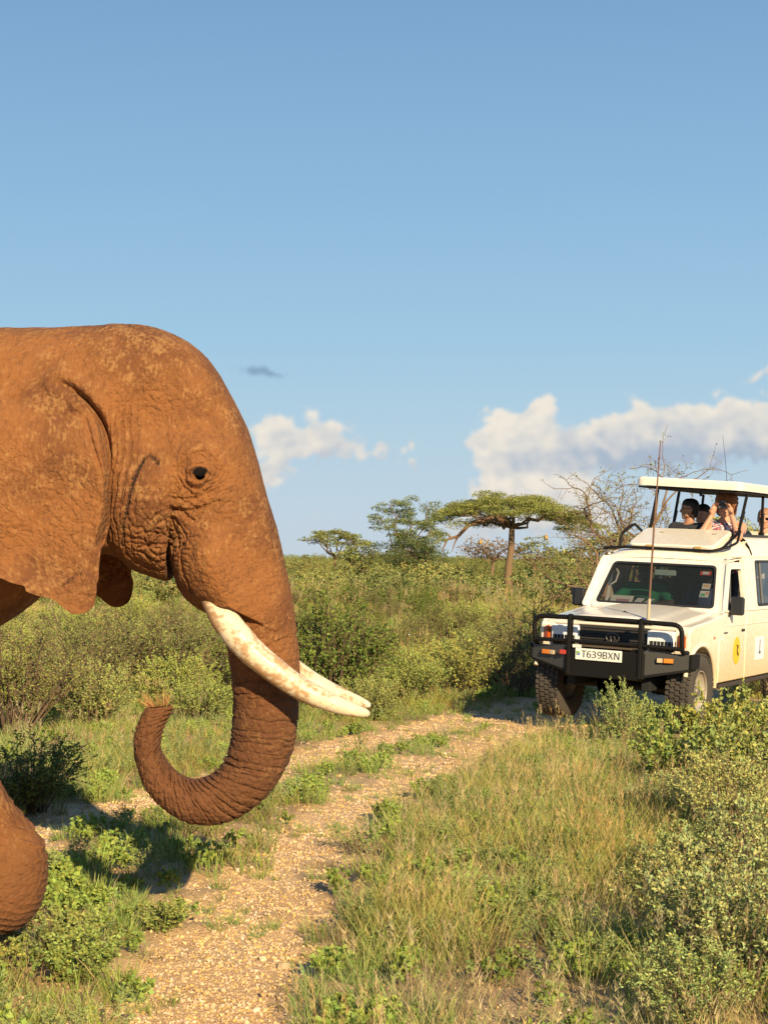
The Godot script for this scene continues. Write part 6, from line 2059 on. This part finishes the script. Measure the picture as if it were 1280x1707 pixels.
# crown of flat leaf sprays on forked limbs. clumps: [centre, radius, flatness]; anchors: where limbs end
func make_tree(called: String, label: String, at: Vector3, sd: int, trunk: PackedVector3Array, r0: float, anchors: Array, clumps: Array, per: int, len: float, leaf: Color, bark: Color) -> Node3D:
	var rg := RandomNumberGenerator.new()
	rg.seed = sd
	var root := thing(called, label, "tree", Transform3D(Basis.IDENTITY, Vector3(at.x, gh(at.x, at.z) - 0.1, at.z)))
	var t := MB.new()
	t.col = bark
	var tn := trunk.size() - 1
	t.tube(trunk, taper(tn, r0, r0 * 0.62), 10)
	for k in trunk.size(): pass
	obj("trunk", t, bark_m, root)
	var l := MB.new()
	l.col = bark * 0.9
	var top := trunk[tn]
	var ends := []
	for a in anchors:
		var p := crooked(rg, top - Vector3(0, 0.1, 0), a, 6, 0.10)
		l.tube(p, taper(6, r0 * 0.4, r0 * 0.10), 6, false)
		for s in range(2, 7): ends.append(p[s])
	for c in clumps:
		var best: Vector3 = ends[0]
		for e in ends:
			if e.distance_squared_to(c[0]) < best.distance_squared_to(c[0]): best = e
		l.tube(crooked(rg, best, c[0], 3, 0.10), taper(3, r0 * 0.12, r0 * 0.03), 4, false)
		for s in 4:
			l.tube(PackedVector3Array([c[0], c[0] + rnd_dir(rg) * Vector3(c[1], c[1] * c[2], c[1]) * 0.8]), [r0 * 0.03, r0 * 0.015], 3, false)
	obj("limbs", l, bark_m, root)
	var f := MB.new()
	for c in clumps:
		var tone := rg.randf_range(0.8, 1.2)
		for k in int(per * c[1] * c[1] * tone):
			var d := rnd_dir(rg) * pow(rg.randf(), 0.45)
			var p: Vector3 = c[0] + d * Vector3(c[1], c[1] * c[2], c[1])
			put_leaf(f, rg, p, (Vector3(d.x, 0.25, d.z) + rnd_dir(rg) * 0.4).normalized(), len, len * 0.55, leaf * tone, 0.3)
	part("crown", f.done(true), leaf_mat(Color.WHITE), root)
	return root

func umbrella(called: String, label: String, at: Vector3, sd: int, h: float, w: float, thick: float, trunk_h: float, r0: float, n: int, per: int, len: float, leaf: Color, lean := 0.0, tilt := 0.0) -> Node3D:
	var rg := RandomNumberGenerator.new()
	rg.seed = sd + 1000
	var trunk := PackedVector3Array()
	for k in 6: trunk.push_back(Vector3(lean * k / 5.0 + rg.randf_range(-0.06, 0.06) * trunk_h * 0.3, trunk_h * k / 5.0, rg.randf_range(-0.05, 0.05)))
	var clumps := []
	for k in n:
		var a := rg.randf() * TAU
		var q := sqrt(rg.randf()) * (1.0 + 0.1 * sin(a * 3.0 + sd))
		var x := cos(a) * q * w * 0.5
		var y := h - thick * (0.14 + 0.80 * q * q) - thick * 0.30 * rg.randf() + 0.14 * thick * sin(a * 2.0 + q * 5.0 + sd) - x * tilt
		clumps.append([Vector3(x + lean, y, sin(a) * q * w * 0.5), rg.randf_range(0.045, 0.095) * w, rg.randf_range(0.2, 0.42)])
	var anchors := []
	for k in 9:
		var a := TAU * k / 9.0 + rg.randf_range(-0.25, 0.25)
		var q := rg.randf_range(0.45, 0.85)
		anchors.append(Vector3(cos(a) * q * w * 0.5 + lean, h - thick * (0.55 + 0.5 * q) - cos(a) * q * w * 0.5 * tilt, sin(a) * q * w * 0.5))
	return make_tree(called, label, at, sd, trunk, r0, anchors, clumps, per, len, leaf, Color(0.19, 0.115, 0.062))

func round_tree(called: String, label: String, at: Vector3, sd: int, h: float, w: float, trunk_h: float, r0: float, n: int, per: int, len: float, leaf: Color, lean := 0.0, size := 0.13) -> Node3D:
	var rg := RandomNumberGenerator.new()
	rg.seed = sd + 2000
	var trunk := PackedVector3Array()
	for k in 6: trunk.push_back(Vector3(lean * k / 5.0 + rg.randf_range(-0.04, 0.04) * trunk_h, trunk_h * k / 5.0, rg.randf_range(-0.03, 0.03) * trunk_h))
	var clumps := []
	var anchors := []
	for k in n:
		var d := rnd_dir(rg) * pow(rg.randf(), 0.4)
		clumps.append([Vector3(d.x * w * 0.5 + lean, trunk_h * 0.75 + (h - trunk_h * 0.75) * (0.5 + 0.5 * d.y), d.z * w * 0.5), rg.randf_range(0.7, 1.3) * size * w, rg.randf_range(0.35, 0.6)])
	for k in 8:
		var a := TAU * k / 8.0
		anchors.append(Vector3(cos(a) * w * 0.33 + lean, lerpf(trunk_h, h, 0.35 + 0.45 * rg.randf()), sin(a) * w * 0.33))
	return make_tree(called, label, at, sd, trunk, r0, anchors, clumps, per, len, leaf, Color(0.20, 0.125, 0.07))

# bare thorny tree: forks again and again
func ramify(b: MB, f: MB, rg: RandomNumberGenerator, p: Vector3, dir: Vector3, len: float, r: float, depth: int, leaves: float) -> void:
	var path := PackedVector3Array([p])
	var d := dir
	var n := 4
	for k in n:
		d = (d + rnd_dir(rg) * 0.34 + Vector3(0, 0.02, 0)).normalized()
		path.push_back(path[-1] + d * len / n)
	b.tube(path, taper(n, r, r * 0.62), 6 if depth > 3 else 4, false)
	if depth <= 2 and leaves > 0.0:
		for k in int(leaves * 12.0):
			var t := rg.randf() * (path.size() - 1.001)
			put_leaf(f, rg, path[int(t)].lerp(path[int(t) + 1], t - int(t)) + rnd_dir(rg) * 0.03, rnd_dir(rg), 0.05, 0.024, Color(0.22, 0.21, 0.075), 0.3)
	if depth == 0: return
	var kids := 3 if depth > 2 else (3 if rg.randf() < 0.5 else 2)
	for k in kids:
		var at := path[n] if k == 0 else path[rg.randi_range(1, n)]
		var nd := (d + rnd_dir(rg) * (0.55 if k == 0 else 1.0)).normalized()
		nd.y = nd.y * 0.85
		ramify(b, f, rg, at, nd.normalized(), len * rg.randf_range(0.58, 0.82), r * (0.62 if k == 0 else 0.48), depth - 1, leaves)

func make_trees() -> void:
	var leaf := Color(0.225, 0.235, 0.062)
	umbrella("umbrella_acacia", "tall flat-topped acacia with stout trunk, in the middle of the plain", Vector3(8.1, 0, -106.0), 1, 6.55, 10.6, 1.85, 4.2, 0.29, 150, 560, 0.115, leaf, 0.25, 0.055)
	# its drooping left limb
	var acacia: Node3D = get_node("umbrella_acacia")
	var b := MB.new()
	b.col = Color(0.20, 0.115, 0.06)
	b.tube(PackedVector3Array([Vector3(0.2, 4.3, 0), Vector3(-0.7, 4.75, 0.3), Vector3(-1.6, 4.55, 0.4), Vector3(-2.6, 4.25, 0.5), Vector3(-3.3, 3.5, 0.5), Vector3(-4.0, 3.3, 0.5), Vector3(-4.3, 2.6, 0.5)]), [0.24, 0.21, 0.18, 0.14, 0.11, 0.08, 0.04], 8)
	for o in [[-3.3, 3.5, -3.7, 2.5], [-4.0, 3.3, -4.9, 3.0], [-2.6, 4.25, -3.4, 4.5], [-3.7, 3.4, -4.5, 3.8]]:
		b.tube(PackedVector3Array([Vector3(o[0], o[1], 0.5), Vector3((o[0] + o[2]) * 0.5, (o[1] + o[3]) * 0.5 + 0.1, 0.6), Vector3(o[2], o[3], 0.7)]), [0.07, 0.05, 0.02], 5)
	obj("drooping_limb", b, bark_m, acacia)
	round_tree("slender_acacia", "slender open-crowned acacia left of the flat-topped one", Vector3(1.25, 0, -86.0), 2, 5.6, 4.3, 2.0, 0.13, 90, 900, 0.10, Color(0.165, 0.195, 0.062), 0.1, 0.092)
	round_tree("bushy_tree", "dense dark tree at the foot of the slender acacia", Vector3(1.55, 0, -82.0), 3, 3.2, 3.1, 0.7, 0.10, 80, 700, 0.10, Color(0.10, 0.125, 0.040))
	umbrella("small_umbrella_acacia", "small flat-topped acacia on the skyline right of the elephant's trunk", Vector3(-4.6, 0, -150.0), 4, 4.9, 6.4, 1.3, 2.2, 0.22, 80, 150, 0.22, Color(0.19, 0.205, 0.06), 0.1, 0.06)
	round_tree("leaning_tree", "small leaning tree below the small flat-topped acacia", Vector3(-1.75, 0, -98.0), 5, 2.9, 3.4, 1.3, 0.12, 50, 200, 0.17, Color(0.19, 0.205, 0.06), 0.5)
	round_tree("dry_tree", "brown half-bare tree just left of the tall acacia's trunk", Vector3(8.4, 0, -128.0), 6, 3.7, 5.0, 2.0, 0.18, 46, 60, 0.2, Color(0.20, 0.13, 0.06), 0.2)
	umbrella("spreading_tree", "green spreading tree just right of the tall acacia's trunk", Vector3(12.2, 0, -132.0), 7, 4.0, 4.6, 1.9, 1.9, 0.2, 60, 190, 0.2, Color(0.20, 0.215, 0.065))
	umbrella("broad_acacia", "broad acacia rising behind the roof of the vehicle", Vector3(13.0, 0, -62.0), 8, 3.65, 6.4, 1.6, 1.7, 0.18, 120, 330, 0.14, Color(0.25, 0.25, 0.08))
	umbrella("broad_acacia", "broad acacia on the skyline left of the vehicle's canopy", Vector3(9.2, 0, -64.0), 9, 3.3, 5.2, 1.4, 1.5, 0.16, 70, 260, 0.14, Color(0.26, 0.26, 0.085))
	for o in [[-9.0, -170.0, 3.0, 4.0], [20.0, -190.0, 3.4, 6.0], [2.5, -210.0, 3.6, 5.0], [32.0, -230.0, 4.2, 7.0], [26.0, -150.0, 3.2, 5.0]]:
		umbrella("skyline_tree", "distant low tree on the skyline, " + {-9.0: "left of the small flat-topped acacia", 20.0: "beyond the spreading tree", 2.5: "behind the slender acacia", 32.0: "far behind the vehicle", 26.0: "right of the spreading tree"}[o[0]], Vector3(o[0], 0, o[1]), int(o[0]) + 40, o[2], o[3], 1.2, 1.3, 0.15, 40, 120, 0.26, Color(0.20, 0.215, 0.07))
	# bare thorn tree behind the vehicle
	var rg := RandomNumberGenerator.new()
	rg.seed = 3
	var root := thing("thorn_tree", "almost leafless thorny tree with tangled branches directly behind the vehicle", "tree", Transform3D(Basis.IDENTITY, Vector3(4.55, gh(4.55, -28.5), -28.5)))
	var br := MB.new()
	br.col = Color(0.20, 0.125, 0.07)
	var fo := MB.new()
	br.tube(PackedVector3Array([Vector3(0, -0.1, 0), Vector3(-0.05, 0.4, 0), Vector3(0.05, 0.9, 0.05)]), [0.16, 0.13, 0.11], 9)
	for o in [[Vector3(-0.85, 0.55, 0.1), 1.15, 5], [Vector3(-0.75, 0.15, 0.3), 1.0, 5], [Vector3(-0.4, 1.0, -0.2), 1.2, 5], [Vector3(0.35, 1.0, 0.0), 1.35, 5], [Vector3(-0.9, 0.3, -0.3), 1.1, 5], [Vector3(0.6, 0.8, -0.5), 1.1, 4], [Vector3(0.1, 1.0, 0.3), 1.25, 5]]:
		ramify(br, fo, rg, Vector3(0.05, 0.85, 0.05), o[0].normalized(), o[1] * (0.98 if o[0].x > -0.5 else 0.88), 0.06, o[2], 0.28)
	obj("trunk", br, bark_m, root)
	part("crown", fo.done(true), leaf_mat(Color.WHITE), root)
	# weaver nests hanging in the trees
	for o in [[5.05, 2.15, -28.0, "straw weaver nest hanging in the thorn tree's left branches"], [6.2, 3.0, -104.0, "straw weaver nest under the tall acacia's left limb"], [10.4, 3.3, -104.0, "straw weaver nest under the right side of the tall acacia"]]:
		var nb := MB.new()
		nb.col = Color(0.40, 0.26, 0.10)
		var s := 0.05 if o[2] > -40.0 else 0.16
		nb.lathe(Vector3.ZERO, Basis.IDENTITY, PackedVector2Array([Vector2(0.0, -1.0), Vector2(0.55, -0.9), Vector2(0.95, -0.3), Vector2(0.85, 0.3), Vector2(0.45, 0.85), Vector2(0.12, 1.3), Vector2(0.04, 2.2), Vector2(0.0, 2.8)]), 12)
		var nn := noise(2.5, 8, 2)
		for k in nb.v.size(): nb.v[k] = nb.v[k] * (1.0 + nn.get_noise_3dv(nb.v[k]) * 0.3) * s
		var q := obj("weaver_nest", nb, vmat(0.9), self)
		q.position = Vector3(o[0], o[1], o[2])
		tag(q, o[3], "nest", "weaver nests")

# wisp of dry and green grass held in the trunk's tip
func make_wisp() -> void:
	var rg := RandomNumberGenerator.new()
	rg.seed = 707
	var p := sk(268, 1178)
	var root := thing("grass_wisp", "tuft of dry reddish and green grass held up in the elephant's trunk tip", "grass", Transform3D(Basis.IDENTITY, Vector3(p.x, p.y - 0.01, FAR_SIDE)))
	for g in 2:
		var b := MB.new()
		for k in (150 if g == 0 else 26):
			var a := rg.randf() * TAU
			var dir := Vector3(cos(a) * 0.5 - 0.35, 1.0, sin(a) * 0.5).normalized() if g == 0 else Vector3(cos(a) * 0.5 + 0.55, 0.7, sin(a) * 0.6).normalized()
			var c: Color = Color(0.42, 0.20, 0.075) if g == 0 else Color(0.26, 0.28, 0.06)
			c = c * rg.randf_range(0.7, 1.3)
			blade(b, rg, Vector3(cos(a), 0, sin(a)) * 0.025 + Vector3(0.0, -0.02, 0), dir, rg.randf_range(0.06, 0.135) if g == 0 else rg.randf_range(0.06, 0.12), 0.0034, rg.randf_range(-0.5, 1.1), c, c * 1.1)
		obj(["dry_stalks", "green_blades"][g], b, vmat(0.8, 0.4, Color(0.8, 0.7, 0.3)), root, true)
# ---------------------------------------------------------------- scene
func _ready() -> void:
	var cam := Camera3D.new()
	cam.name = "camera"
	cam.keep_aspect = Camera3D.KEEP_HEIGHT
	cam.set_frustum(0.1 * 1707.0 / 2700.0, Vector2(0.0, 0.1 * 81.5 / 2700.0), 0.1, 4000.0)
	cam.position = Vector3(0, EYE, 0)
	add_child(cam)
	cam.current = true
	var env := Environment.new()
	env.background_mode = Environment.BG_SKY
	env.sky = Sky.new()
	var sky := PanoramaSkyMaterial.new()
	sky.panorama = make_sky()
	env.sky.sky_material = sky
	env.background_energy_multiplier = 0.715
	env.tonemap_mode = Environment.TONE_MAPPER_LINEAR
	env.tonemap_exposure = 1.55
	env.sdfgi_enabled = true
	env.ssao_enabled = true
	env.ssil_enabled = true
	var we := WorldEnvironment.new()
	we.name = "world_environment"
	we.environment = env
	add_child(we)
	var sun := DirectionalLight3D.new()
	sun.name = "sun"
	sun.light_color = lin(1.0, 0.81, 0.51)
	sun.light_energy = 1.6
	sun.light_angular_distance = 0.5
	sun.shadow_enabled = true
	sun.rotation_degrees = Vector3(-24.0, 20.5, 0.0)
	add_child(sun)

	make_ground()
	make_elephant()
	make_vehicle()
	make_people()
	make_protos()
	make_trees()
	make_shrubs()
	make_wisp()
	make_stones()
	make_grass()
